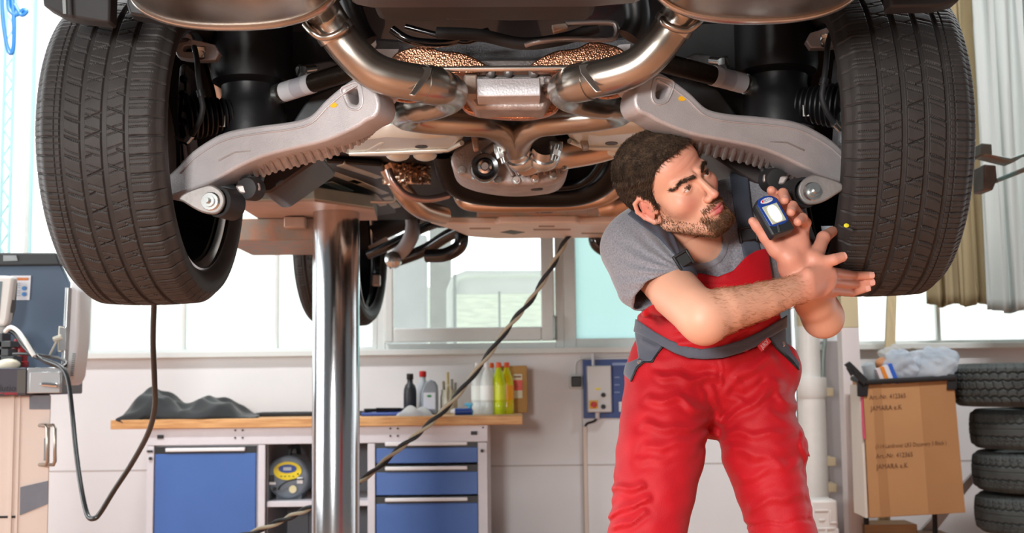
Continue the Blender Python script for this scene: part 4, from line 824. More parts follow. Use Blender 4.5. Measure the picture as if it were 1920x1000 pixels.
nt = MB().lathe([(.012, -.02), (.016, -.012), (.016, 0)], P(559, 132, 2.9), (-1, -.6, 0), 6).cyl(P(559, 132, 2.9), P(590, 128, 2.94), .01, 10).build('strut_nut', M_zinc, car); both(nt)
sc_ = MB().prism([P(560, 122, 2.98), P(620, 112, 2.98), P(648, 122, 2.98), P(610, 138, 2.98), P(575, 140, 2.98)], (0, .03, 0)).build('subframe_lug', M_dcast, car, bevel=.006); both(sc_)
# lower link: bush with bracket at the wheel, spring arm behind
c = P(398, 379, 2.64)
lb_ = MB().add(*plate([pxl([(338, 372), (352, 362), (380, 352), (396, 350), (414, 362), (418, 380), (408, 396), (392, 398), (372, 392), (345, 376)], 2.63, 3)], 2.63, .012, .004)).build('link_bracket', mat('bracket_grey', '7a7674', .5, .4, var=.1, scale=20, bump=.2), car)
MB().lathe([(.028, -.012), (.034, -.012), (.036, .04), (.028, .04)], c+V(.018, .012, .0), (.45, 1, .0), 30, cap=False).build('bush_sleeve', M_blackm, lb_); MB().lathe([(.012, -.002), (.033, .0), (.033, .03)], c+V(.016, .012, 0), (.45, 1, 0), 30).build('bush_rubber', M_blackm, lb_)
MB().lathe([(.019, -.012), (.023, -.008), (.023, .01)], c+V(-.002, 0, 0), (.1, 1, 0), 24).build('washer', M_zinc, lb_); MB().lathe([(.006, -.034), (.007, -.02), (.013, -.02), (.013, -.006)], c+V(-.002, 0, 0), (.1, 1, 0), 12).build('bolt', M_zinc, lb_); both(lb_)
MB().prism([P(343, 360, 2.7), P(420, 340, 2.7), P(452, 352, 2.7), P(452, 392, 2.7), P(420, 400, 2.7), P(350, 385, 2.7)], (0, .05, 0)).build('lower_link', M_blackm, car, bevel=.01); both(car.children[-1])
dm = MB().tube([P(484, 300, 2.74), P(470, 352, 2.72)], [.026, .024], 20).build('damper', M_black, car)
MB().lathe([(.016, -.012), (.024, -.01), (.027, 0), (.027, .03)], P(466, 354, 2.68), (.3, 1, .1), 24).build('damper_eye', M_blackm, dm); MB().prism([P(440, 348, 2.67), P(486, 342, 2.67), P(488, 356, 2.67), P(470, 366, 2.67), P(448, 362, 2.67)], (0, .012, 0)).build('damper_bracket', M_cast, dm, bevel=.004); both(dm)
both(MB().prism([P(492, 318, 2.82), P(602, 288, 2.82), P(596, 300, 2.82), P(508, 362, 2.82), P(488, 362, 2.82)], (0, .25, 0)).build('trailing_arm', mat('dark_brown_arm', '2a2120', .45), car, bevel=.01))
both(MB().prism([P(548, 298, 2.66), P(576, 290, 2.66), P(584, 300, 2.66), P(555, 305, 2.66)], (0, .03, 0)).build('arm_bracket', M_rust, car, bevel=.004))
MB().prism([P(1540, 424, 2.72), P(1562, 424, 2.72), P(1562, 436, 2.72), P(1542, 436, 2.72)], (0, .004, 0)).build('paper_tag', mat('pale_tag', 'b9c6d2', .5), car)
# ---- middle row: heat shields, differential, black frame
tr = mat('tank_shield', 'd2d8d2', .3, .4, var=.05, scale=7, bump=.06, bscale=14)
sh1 = MB().add(*[]) if False else None
o = panel('tank_shield', [(626, 283), (668, 260), (720, 253), (800, 257), (852, 250), (876, 256), (868, 276), (842, 290), (740, 296), (650, 296)], 1.69, .06, tr, bevel=.028)
MB().prism([G(672, 290, 1.688), G(712, 268, 1.688), G(724, 268, 1.688), G(700, 292, 1.688)], (0, 0, .02)).build('shield_rib', tr, o, bevel=.006)
for px in (746, 797): MB().sph(G(px, 291, 1.695), .035, 14, 8, (1, 1, .5)).build('shield_dimple', tr, o)
MB().prism([G(790+12*math.cos(a), 276+3*math.sin(a), 1.6885) for a in np.linspace(0, 6.28, 15)[:-1]], (0, 0, .004)).build('slot', M_black, o)
MB().tube([G(x, y, 1.687) for x, y in ((655, 288), (745, 285), (840, 281), (866, 268))], .007, 10).build('shield_lip', tr, o)
both(o)
both(panel('black_tray', [(640, 246), (705, 220), (900, 225), (900, 248), (760, 252)], 1.745, .02, M_blackm))
dp = MB().add(*plate([pxl([(853, 300), (862, 282), (884, 268), (920, 262), (990, 262), (1050, 264), (1062, 290), (1056, 318), (1040, 332), (1005, 338), (968, 340), (933, 338), (890, 330), (862, 318)], 3.36, 3)], 3.36, .22, .012)).build('differential', M_cast, car)
for i in range(8): MB().tube([P(962+i*12, 330-(i % 2)*2, 3.345), P(948+i*12+(10 if i > 2 else 0), 304, 3.345)], .006, 8).build('cooling_fin', M_cast, dp)
for px, py in ((866, 319), (892, 331), (933, 337), (968, 339), (1003, 336), (1036, 330), (1056, 312)): MB().lathe([(.006, -.016), (.0065, -.008), (.011, -.008), (.013, 0)], P(px, py, 3.35), (0, 1, 0), 12).build('case_bolt', M_zinc, dp)
q = P(909, 314, 3.27); fl = MB().lathe([(.024, 0), (.026, -.012), (.036, -.014), (.04, -.004), (.04, .03), (.03, .06)], q, (-.05, 1, .05), 40).build('output_flange', M_glossk, dp)
MB().lathe([(.010, -.02), (.013, -.014), (.013, -.01), (.019, -.008), (.019, .0)], q+V(0, -.006, 0), (-.05, 1, .05), 24).build('flange_hub', M_chrome, dp)
MB().tube(pp([(905, 290, 3.3), (930, 272, 3.3), (955, 262, 3.3)]), .012, 10).build('case_rib', M_cast, dp)
for px in (985, 1005): MB().cyl(P(px, 340, 3.45), P(px, 356, 3.45), .02, 14).build('mount_pin', M_blackm, dp)
for d, xs in ((-1, ((882, 250), (896, 250), (898, 280), (888, 282))), (1, ((1082, 246), (1098, 246), (1106, 278), (1094, 280)))): MB().prism([P(x, y, 3.2) for x, y in xs], (0, .03, 0)).build('shield_bracket', M_rust, car, bevel=.004)
fr_ = mat('gloss_black_frame', '08080a', .3, spec=.22)
MB().tube(pp([(834, 285, 3.75), (842, 322, 3.8), (866, 350, 3.85), (920, 362, 3.9), (1000, 364, 3.92), (1080, 362, 3.9), (1126, 344, 3.85), (1150, 312, 3.8), (1160, 280, 3.75)]), .044, 18).build('subframe_ring', fr_, car)
MB().tube(pp([(850, 290, 3.72), (862, 322, 3.75), (890, 344, 3.78), (940, 350, 3.8), (1060, 350, 3.8), (1104, 334, 3.76), (1130, 300, 3.72)]), .014, 12).build('ring_flange', fr_, car)
MB().prism([P(835, 290, 3.98), P(860, 356, 3.98), P(1130, 356, 3.98), P(1165, 290, 3.98)], (0, .03, 0)).build('frame_web', M_black, car)
cop = MATS['copper_tinted_steel']
MB().tube(pp([(862, 362, 4.3), (870, 378, 4.3), (900, 385, 4.3), (1000, 385, 4.3), (1090, 381, 4.3), (1140, 368, 4.25), (1170, 342, 4.15), (1185, 320, 4.1)]), .026, 18).build('cross_pipe', cop, car)
MB().tube(pp([(1120, 392, 4.35), (1160, 380, 4.35), (1205, 362, 4.35)]), [.03, .05, .052, .05], 20).build('catalyst', cop, car)
MB().tube(pp([(722, 300, 3.9), (742, 335, 3.95), (762, 368, 4.0), (790, 392, 4.1), (830, 404, 4.25)]), .034, 18).build('down_pipe', cop, car)
MB().tube(pp([(728, 318, 3.8), (738, 342, 3.8), (762, 366, 3.82), (800, 374, 3.85), (840, 366, 3.9)]), .0125, 12).build('drain_pipe', mat('pink_steel_tube', 'b39a93', .3, .9), car)
MB().tube(pp([(695, 378, 4.1), (738, 378, 4.1), (740, 362, 4.1), (740, 345, 4.1), (752, 342, 4.1)], 3), .0055, 8).build('bracket_rod', M_rust, car)
A = np.zeros((26, 16, 3)); rs = np.random.RandomState(2)
for i in range(26):
    for j in range(16):
        u, v_ = i/25, j/15; q = P(716+u*92, 300+v_*46, 3.95+.08*math.sin(u*math.pi)*-1+rs.rand()*.03); A[i, j] = q
sf = MB().grid(A).build('foil_wrap', M_foil, car, angle=25); s = sf.modifiers.new('s', 'SOLIDIFY'); s.thickness = .01
panel('rear_skid_plate', [(896, 393), (1180, 391), (1165, 414), (905, 416), (893, 410)], 1.67, .02, M_rust, bevel=.006)
k = MB()
for px in (930, 965, 1010, 1060, 1100): k.prism([G(px, 396, 1.668), G(px+4, 396, 1.668), G(px+6, 412, 1.668), G(px+2, 412, 1.668)], (0, 0, .01))
k.build('plate_ribs', M_rust, car, bevel=.002); MB().prism([G(1000, 394, 1.669), G(1040, 394, 1.669), G(1034, 400, 1.669), G(1006, 400, 1.669)], (0, 0, .004)).build('plate_slot', M_black, car)
skm = mat('skid_plate_steel', 'e2d6cc', .4, .2, var=.06, scale=7, bump=.08, bscale=18)
o = panel('skid_plate', [(806, 419), (930, 422), (936, 419), (1080, 418), (1088, 421), (1190, 418), (1190, 441), (1165, 446), (930, 448), (878, 444), (850, 432)], 1.642, .03, skm, bevel=.006)
MB().prism([G(938, 436, 1.641), G(958, 432, 1.641), G(984, 436, 1.641), G(964, 440, 1.641)], (0, 0, .004)).build('drain_slot', M_black, o)
for a_, b_, y in ((880, 920, 428), (1000, 1070, 430), (1090, 1140, 437), (1010, 1040, 424)): MB().prism([G(a_, y, 1.6405), G(b_, y, 1.6405), G(b_, y+2.5, 1.6405), G(a_, y+2.5, 1.6405)], (0, 0, .01)).build('pressed_bead', M_rust, o, bevel=.002)
# undertray left of centre
ut = mat('undertray_grey', 'a6a296', .35, .5, var=.15, scale=8)
o = panel('undertray', [(540, 330), (612, 305), (716, 312), (740, 345), (742, 400), (690, 408), (560, 400)], 1.735, .02, M_black)
for a_, b_ in (((588, 318), (668, 346)), ((630, 312), (705, 336)), ((606, 345), (650, 362)), ((650, 340), (716, 366)), ((688, 368), (712, 388)), ((716, 372), (738, 392))):
    MB().prism([G(a_[0], a_[1], 1.733), G(a_[0]+16, a_[1]-4, 1.733), G(b_[0]+14, b_[1]-3, 1.733), G(b_[0], b_[1], 1.733)], (0, 0, .012)).build('tray_rib', ut, o, bevel=.003)
both(o)
# ---- front suspension, left
ga = MB().tube(pp([(762, 392, 5.35), (772, 415, 5.33), (772, 440, 5.31), (758, 466, 5.3), (736, 486, 5.3)]), [.028, .034, .04, .036, .032], 14, flat=.7).build('front_knuckle_arm', M_alu, car)
MB().lathe([(.012, -.02), (.02, -.018), (.036, -.01), (.038, .03)], P(737, 487, 5.27), (0, 1, 0), 24).build('ball_joint', M_zinc, ga); both(ga)
for pts, r in (([(728, 494, 5.36), (790, 472, 5.35), (836, 444, 5.3), (868, 428, 5.25)], .028), ([(690, 478, 5.45), (730, 460, 5.42), (790, 430, 5.4), (820, 418, 5.35)], .022), ([(866, 438, 5.1), (862, 462, 5.1), (835, 478, 5.12), (800, 480, 5.15)], .03)): both(MB().tube(pp(pts), r, 12).build('front_wishbone', M_glossk, car))
both(MB().prism([P(690, 462, 5.5), P(724, 444, 5.5), P(728, 450, 5.5), P(694, 472, 5.5)], (0, .03, 0)).prism([P(770, 425, 5.4), P(806, 412, 5.4), P(808, 419, 5.4), P(774, 432, 5.4)], (0, .03, 0)).build('steering_link', M_rust, car))
both(MB().tube(pp([(700, 440, 5.6), (740, 420, 5.6), (780, 408, 5.55)]), [.045, .05, .035], 16).build('front_shaft_boot', M_blackm, car))
both(MB().prism([P(698, 514, 5.62), P(712, 515, 5.62), P(712, 536, 5.62), P(697, 536, 5.62)], (0, .05, 0)).build('brake_caliper', M_cast, car, bevel=.006))
# black arch trim above the left tyre
MB().prism([P(240, -40, 2.36), P(236, 8, 2.36), P(242, 27, 2.36), (P(285, 34, 2.36)), P(318, 44, 2.36), P(322, -40, 2.36)][::-1], (0, .05, 0)).build('arch_trim', M_black, car, bevel=.006)
MB().prism([P(355-240, -30, 2.34), P(118, 26, 2.34), P(124, 26, 2.34), P(122, -30, 2.34)], (0, .01, 0)).build('trim_edge', M_zinc, car)
MB().prism([P(76, -40, 2.38), P(80, 10, 2.38), P(118, 30, 2.38), P(170, 38, 2.38), P(205, 42, 2.38), P(208, -40, 2.38)], (0, .05, 0)).build('arch_trim', M_blackm, car, bevel=.006)
for a_ in (((1668, -30), (1670, 14), (1760, 12), (1800, 2), (1800, -30)),): MB().prism([P(x, y, 2.38) for x, y in a_], (0, .05, 0)).build('arch_trim', M_blackm, car, bevel=.006)
# ================================================================ THE LIFT
lf = thing('car_lift', 'two polished steel lift columns carrying pale platforms under the car', 'lift', (.12, 4.3, 0))
brushed = mat('polished_column', 'cacacc', .15, 1., bump=.03, bscale=90, stretch=(1, 1, 40))
xc = P(630, 700, 4.3).x; zt2 = P(630, 384, 4.3).z
def post(x): 
    o = MB().lathe([(.084, 0), (.084, zt2-.008), (.081, zt2)], V(x, 4.3, 0), (0, 0, 1), 64).build('lift_column', brushed, lf)
    MB().lathe([(.086, zt2-.006), (.088, zt2), (.08, zt2+.012)], V(x, 4.3, 0), (0, 0, 1), 40).build('grease_collar', M_black, o)
post(xc); post(P(1447, 650, 4.3).x)
pf = mat('lift_platform', 'b99f90', .5, .2, var=.12, scale=6, bump=.1); pft = mat('platform_edge', '9aa097', .4, .5, var=.2, scale=5)
def platform(m):
    Yn = 4.02; k = [P(436, 373, Yn), P(440, 350, Yn), P(590, 350, Yn), P(650, 360, Yn), P(706, 384, Yn), P(690, 388, Yn)]
    zb = P(560, 375, Yn).z; zt_ = P(560, 350, Yn).z; x0 = P(436, 360, Yn).x; x1 = P(590, 360, Yn).x; x2 = P(708, 384, 4.35).x
    a = MB().prism([V(x0, Yn, zb), V(x1, Yn, zb), V(x2, Yn+.22, zb), V(x2-.02, Yn+.5, zb), V(x0, Yn+.5, zb)], (0, 0, zt_-zb))
    o = a.build('platform', pft, lf, bevel=.004)
    MB().prism([V(x0, Yn+.002, zb-.006), V(x1, Yn+.002, zb-.006), V(x2, Yn+.225, zb-.006), V(x2-.02, Yn+.5, zb-.006), V(x0, Yn+.5, zb-.006)], (0, 0, .008)).build('platform_underside', pf, o)
    q0, q1 = P(448, 412, 4.55), P(562, 428, 4.55)
    MB().bb(P(400, 412, 4.3).x, P(590, 412, 4.3).x, 4.42, 4.95, zb-.09, zb-.006).build('support_beam', M_rust, o, bevel=.005)
    MB().bb(P(536, 420, 4.4).x, P(575, 420, 4.4).x, 4.36, 4.42, zb-.05, zb-.01).build('beam_lug', pf, o, bevel=.004)
    return o
pl_ = platform(None); r_ = mirror(pl_)
dx = P(1447, 650, 4.3).x-(2*cx(4.3)-xc)
r_.location.x += dx
# ================================================================ LEFT MACHINE AND CABLES
Ym = 4.5
def pm(x, y, Y=Ym): return P(x, y, Y)
mc = thing('balancing_machine', 'beige workshop machine with dark blue hood at left edge of picture', 'machine', (pm(40, 900).x, Ym+.3, 0))
bei = mat('machine_beige', 'd3c4ba', .5, .0, var=.03, scale=3); mal = mat('machine_aluminium', 'a9acae', .35, .7, var=.06); mdk = mat('machine_dark', '43414b', .4)
zc0 = pm(40, 742).z; x0, x1 = pm(-120, 900).x, pm(92, 900).x
xb = P(88, 900, Ym+.5).x; bd = MB().prism([V(x0, Ym, 0), V(x1, Ym, 0), V(xb, Ym+.5, 0), V(x0, Ym+.5, 0)], (0, 0, zc0)).build('cabinet', bei, mc, bevel=.004)
MB().bb(pm(18, 900).x, pm(24, 900).x, Ym-.006, Ym, 0, zc0).bb(pm(32, 900).x, pm(35, 900).x, Ym-.004, Ym, 0, zc0).build('panel_bead', bei, bd)
gt = mat('duct_tape_grey', '6c717b', .5, var=.06, scale=20)
MB().prism([pm(38, 914, Ym-.004), pm(90, 902, Ym-.004), pm(90, 945, Ym-.004), pm(37, 967, Ym-.004)], (0, .003, 0)).build('tape_patch', gt, bd)
MB().prism([pm(55, 742, Ym-.004), pm(94, 742, Ym-.004), pm(94, 768, Ym-.004), pm(55, 768, Ym-.004)], (0, .003, 0)).build('tape_patch', gt, bd)
MB().bb(pm(-60, 900).x, pm(31, 900).x, Ym-.003, Ym, pm(0, 970).z-.004, pm(0, 968).z).build('dark_gap', M_black, bd)
for dx in (0, 14): MB().tube([pm(74+dx, 798), pm(86+dx, 798, Ym-.04), pm(89+dx, 803, Ym-.05), pm(89+dx, 866, Ym-.05), pm(86+dx, 872, Ym-.04), pm(74+dx, 872)], .0065, 10).build('bar_handle', mat('handle_steel', 'a8a096', .3, .9), bd)
MB().bb(pm(83, 830).x, pm(87, 830).x, Ym-.003, Ym, pm(83, 864).z, pm(83, 822).z).build('vent_slot', mat('slot_grey', '858487', .6), bd)
# top box
Yt = Ym-.08
tb = MB().bb(pm(-120, 700, Yt).x, pm(50, 700, Yt).x, Yt, Ym+.5, zc0, pm(20, 690, Yt).z).build('control_box', mdk, mc, bevel=.006)
xa, xc, xd = pm(50, 700, Yt).x, pm(117, 700, Yt).x, P(112, 700, Ym+.2).x; MB().prism([V(xa, Yt, zc0+.008), V(xc, Yt, zc0+.008), V(xd, Ym+.2, zc0+.008), V(xa, Ym+.2, zc0+.008)], (0, 0, pm(20, 690, Yt).z-zc0-.008)).build('side_box', mal, mc, bevel=.004)
MB().bb(pm(58, 700, Yt).x, pm(115, 700, Yt).x, Yt-.012, Yt, pm(0, 738, Yt).z, pm(0, 699, Yt).z).build('drawer_front', mat('light_aluminium', 'b9bcbe', .35, .6), mc, bevel=.002)
MB().tube([pm(76, 721, Yt-.012), pm(80, 721, Yt-.045), pm(108, 723, Yt-.045)], [.006, .007, .009], 10).build('latch_handle', M_chrome, mc)
MB().bb(pm(33, 700, Yt).x, pm(49, 700, Yt).x, Yt-.004, Yt, pm(0, 738, Yt).z, pm(0, 694, Yt).z).build('corner_tape', mat('olive_tape', '4f4d48', .6), tb)
e = pm(-3, 735, Yt-.003); k = MB().text('lution', pm(-2, 734, Yt-.002), V(1, 0, 0), V(.12, 0, 1), .034, .0005); k.build('model_lettering', mat('lettering_dark', '1d1b22', .5), tb)
MB().text('nnnnn', pm(7, 741, Yt-.002), V(1, 0, 0), V(.15, 0, 1), .02, .0005).bb(pm(-20, 737, Yt).x, pm(6, 737, Yt).x, Yt-.002, Yt, pm(0, 738, Yt).z, pm(0, 737, Yt).z).build('red_lettering', M_red, tb)
# hood
hb_ = mat('hood_blue_grey', '4b5c70', .5, var=.04, scale=3)
Yh = Ym+.22
hd = MB().prism([pm(-200, 478, Yh), pm(104, 478, Yh), pm(135, 545, Yh), pm(122, 700, Yh), pm(-200, 700, Yh)], (0, .03, 0)).build('hood', hb_, mc, bevel=.004)
MB().prism([pm(-200, 474, Yh-.04), pm(104, 474, Yh-.04), pm(112, 497, Yh-.04), pm(-200, 500, Yh-.04)], (0, .06, 0)).build('hood_rim', mat('hood_rim_dark', '2f3234', .5), hd, bevel=.006)
MB().prism([pm(6, 479, Yh-.045), pm(30, 479, Yh-.045), pm(33, 489, Yh-.045), pm(6, 490, Yh-.045)], (0, .006, 0)).build('rim_plate', mal, hd)
MB().prism([pm(x, y, Yh-.05) for x, y in ((131, 520), (150, 545), (146, 640), (138, 706), (130, 722), (118, 724), (122, 640))], (0, .14, 0)).build('hood_side', mat('hood_white', 'd9dcdf', .4), hd, bevel=.012)
k = MB()
for i in range(11): q = pm(139-i*.4, 664+i*4, Yh-.052); k.box(q, (.012, .004, .005))
k.build('side_vents', mat('vent_grey', '8e9496', .5), hd)
MB().tube([pm(128, 540, Yh-.06), pm(124, 620, Yh-.06), pm(120, 690, Yh-.06)], .012, 10).build('hood_rod', mal, hd)
MB().box(pm(121, 636, Yh-.06), (.03, .04, .09)).box(pm(116, 657, Yh-.06), (.018, .02, .01)).build('hinge_block', mal, hd, bevel=.003)
MB().tube([pm(114, 612, Yh-.07), pm(112, 640, Yh-.07), pm(112, 660, Yh-.07)], .008, 8).tube([pm(101, 637, Yh-.08), pm(116, 632, Yh-.08)], .011, 8).tube([pm(106, 640, Yh-.08), pm(92, 668, Yh-.08)], .004, 6).build('wing_clamp', mat('clamp_cream', 'd6d2c2', .4, .3), hd)
sh_ = MB().prism([pm(21, 517, Yh-.004), pm(58, 517, Yh-.004), pm(55, 563, Yh-.004), pm(20, 563, Yh-.004)], (0, .002, 0)).build('warning_sheet', M_white, hd)
MB().prism([pm(22, 521, Yh-.006), pm(53, 521, Yh-.006), pm(53, 526, Yh-.006), pm(22, 526, Yh-.006)], (0, .001, 0)).build('orange_bar', mat('warn_orange', 'c9743a', .5), sh_)
for y in (541, 552): MB().prism([pm(45+4.5*math.cos(a), y+4*math.sin(a), Yh-.006) for a in np.linspace(0, 6.28, 15)[:-1]], (0, .001, 0)).build('blue_sign', mat('sign_blue', '4f8fd0', .5), sh_)
k = MB()
for y in (531, 535, 539, 545, 549, 554): k.prism([pm(25, y, Yh-.006), pm(38, y, Yh-.006), pm(38, y+1.2, Yh-.006), pm(25, y+1.2, Yh-.006)], (0, .001, 0))
k.build('small_print', mat('sheet_print', 'a9aeb6', .5), sh_)
# monitor with grip, cups and tools on the box
mo = thing('handheld_monitor', 'white framed monitor standing on the machine at the left edge', 'monitor', pm(0, 690, Ym+.05))
wm = mat('monitor_white', 'd6d8d5', .4)
MB().prism([pm(x, y, Ym) for x, y in ((-80, 516), (8, 517), (24, 518), (24, 528), (14, 600), (9, 612), (-80, 612))], (0, .05, 0)).build('frame', wm, mo, bevel=.01)
MB().prism([pm(-80, 526, Ym-.002), pm(4, 528, Ym-.002), pm(-2, 596, Ym-.002), pm(-80, 596, Ym-.002)], (0, .003, 0)).build('screen', mat('screen_grey', '6f8087', .2), mo)
MB().prism([pm(x, y, Ym+.01) for x, y in ((24, 528), (20, 580), (12, 606), (5, 606), (14, 530))], (0, .05, 0)).build('grip', mat('grip_grey', '5d6061', .6), mo, bevel=.006)
MB().tube([pm(-5, 614, Ym+.02), pm(-5, 690, Ym+.02)], .03, 12).build('stand', wm, mo)
o = thing('weight_tray', 'small grey stepped weight tray on the machine, left of the red cap', 'tray', pm(5, 690, Ym-.02))
for (xa_, xb_, ya, yb) in ((-30, 8, 625, 690), (-30, 24, 640, 652), (-30, 20, 654, 668), (-30, 30, 668, 690)): MB().bb(pm(xa_, 650).x, pm(xb_, 650).x, Ym-.02, Ym+.06, pm(0, yb).z, pm(0, ya).z).build('step', mat('tray_dark', '4b4f52', .5, .2), o, bevel=.003)
q = pm(36, 689, Ym+.1); t = thing('red_cap', 'red plastic cone and cap standing on the machine', 'cap', q); rz = pm(36, 636, Ym+.1).z-q.z
MB().lathe([(.034, 0), (.034, .02), (.028, .024), (.03, rz*.5), (.02, rz)], q, (0, 0, 1), 18).build('cone', mat('deep_red', 'a51f26', .4), t)
q = pm(16, 684, Ym-.02); tag(single(MB().sph(q, .03, 14, 8, (1.5, 1, .75)).build('cream_wrapper', mat('cream_plastic', 'd8d2bd', .5))), 'cream coloured rounded plastic piece on the machine top', 'wrapper')
kc = mat('black_cable', '17191a', .4, coat=.2)
hose = MB().tube(pp([(290, 480, 3.35), (289, 560, 3.4), (287, 640, 3.5), (290, 720, 3.6), (290, 765, 3.7), (278, 812, 3.8), (248, 868, 3.9), (214, 920, 3.95), (188, 962, 3.98), (176, 973, 3.98), (164, 966, 4.0), (153, 920, 4.05), (143, 850, 4.15), (136, 780, 4.25), (128, 715, 4.3), (116, 690, 4.32), (92, 678, 4.36), (66, 668, 4.4), (45, 650, 4.45), (30, 628, 4.5), (18, 620, 4.52)]), .0085, 10).build('hanging_cable', kc); tag(single(hose), 'black cable hanging in a long loop from the car to the machine', 'cable')
cb = MB().tube(pp([(34, 624, 4.42), (50, 640, 4.4), (70, 668, 4.38), (95, 684, 4.36), (118, 688, 4.36), (124, 680, 4.38), (110, 672, 4.4), (85, 668, 4.42), (50, 664, 4.44), (25, 664, 4.46)]), .006, 8).build('coiled_cable', kc); tag(single(cb), 'thin grey and black cable curled on top of the machine', 'cable')
cb = MB().tube(pp([(10, 622, 4.45), (20, 614, 4.42), (34, 622, 4.4), (48, 642, 4.38), (64, 668, 4.37)]), .008, 8).build('white_cable', wm); tag(single(cb), 'white cable bent over the machine beside the monitor', 'cable')
# twisted cord hanging from the car in front of the wall
tw = pp([(1066, 440, 5.0), (1040, 490, 5.0), (1000, 556, 5.0), (955, 612, 5.0), (905, 680, 5.0), (850, 750, 5.0), (800, 800, 5.0), (748, 842, 5.0), (690, 892, 5.02), (640, 925, 5.05), (580, 953, 5.08), (530, 976, 5.1), (470, 1000, 5.15), (400, 1020, 5.2)], 14)
t = thing('twisted_cord', 'black and cream twisted cord running diagonally from car to lower left', 'cord', tw[-1])
for ph, r, m, nm in ((0, .0085, mat('black_cord', '16171a', .6), 'black_strand'), (math.pi, .0075, mat('cream_cord', 'a29a86', .7), 'cream_strand')):
    pts = []
    for i, q in enumerate(tw):
        T = (tw[min(i+1, len(tw)-1)]-tw[max(i-1, 0)]).normalized(); N = T.cross(V(0, 1, 0)).normalized(); B = T.cross(N); a = ph+i*.42
        pts.append(q+(N*math.cos(a)+B*math.sin(a))*.0062)
    MB().tube(pts, r, 8).build(nm, m, t)
# ================================================================ SIGNED-DISTANCE MODELLING FOR THE FIGURE
f32 = np.float32
def A3(v): return np.array(tuple(v), f32)
def nrm(p): return np.sqrt((p*p).sum(-1))
def caps(p, a, b, ra, rb=None):
    a, b = A3(a), A3(b); rb = ra if rb is None else rb; ba = b-a; t = np.clip(((p-a)@ba)/max(float(ba@ba), 1e-12), 0, 1)
    return nrm(p-a-t[:, None]*ba)-(ra+(rb-ra)*t)
def chain(p, pts, rs, k=.004):
    d = None
    for i in range(len(pts)-1):
        c = caps(p, pts[i], pts[i+1], rs[i], rs[i+1]); d = c if d is None else smin(d, c, k)
    return d
def ell(p, c, r, R=None):
    q = p-A3(c)
    if R is not None: q = q@np.array(R, f32)
    r = np.array(r, f32); k0 = nrm(q/r); k1 = nrm(q/(r*r)); return k0*(k0-1)/np.maximum(k1, 1e-9)
def smin(a, b, k):
    h = np.clip(.5+.5*(b-a)/k, 0, 1); return b*(1-h)+a*h-k*h*(1-h)
def smax(a, b, k): return -smin(-a, -b, k)
CAMn = A3(CAM); fn, rn, un = A3(_f), A3(_r), A3(_u)
def proj(p):
    d = p-CAMn; w = d@fn; return 960+F*(d@rn)/w, 500-F*(d@un)/w, w/F
def polyd(x, y, poly):
    P_ = np.array(poly, f32); d = np.full(x.shape, 1e9, f32); ins = np.zeros(x.shape, bool); n = len(P_)
    for i in range(n):
        a, b = P_[i], P_[(i+1) % n]; e = b-a; t = np.clip(((x-a[0])*e[0]+(y-a[1])*e[1])/float(e@e), 0, 1)
        d = np.minimum(d, np.hypot(x-a[0]-t*e[0], y-a[1]-t*e[1]))
        c = ((a[1] > y) != (b[1] > y)) & (x < e[0]*(y-a[1])/(e[1] if e[1] != 0 else 1e-9)+a[0]); ins ^= c
    return np.where(ins, -d, d)
def poly_region(p, poly): x, y, s = proj(p); return polyd(x, y, poly)*s
def linedist(x, y, pts):
    d = np.full(x.shape, 1e9, f32)
    for (a0, a1), (b0, b1) in zip(pts[:-1], pts[1:]):
        ex, ey = b0-a0, b1-a1; t = np.clip(((x-a0)*ex+(y-a1)*ey)/(ex*ex+ey*ey), 0, 1); d = np.minimum(d, np.hypot(x-a0-t*ex, y-a1-t*ey))
    return d
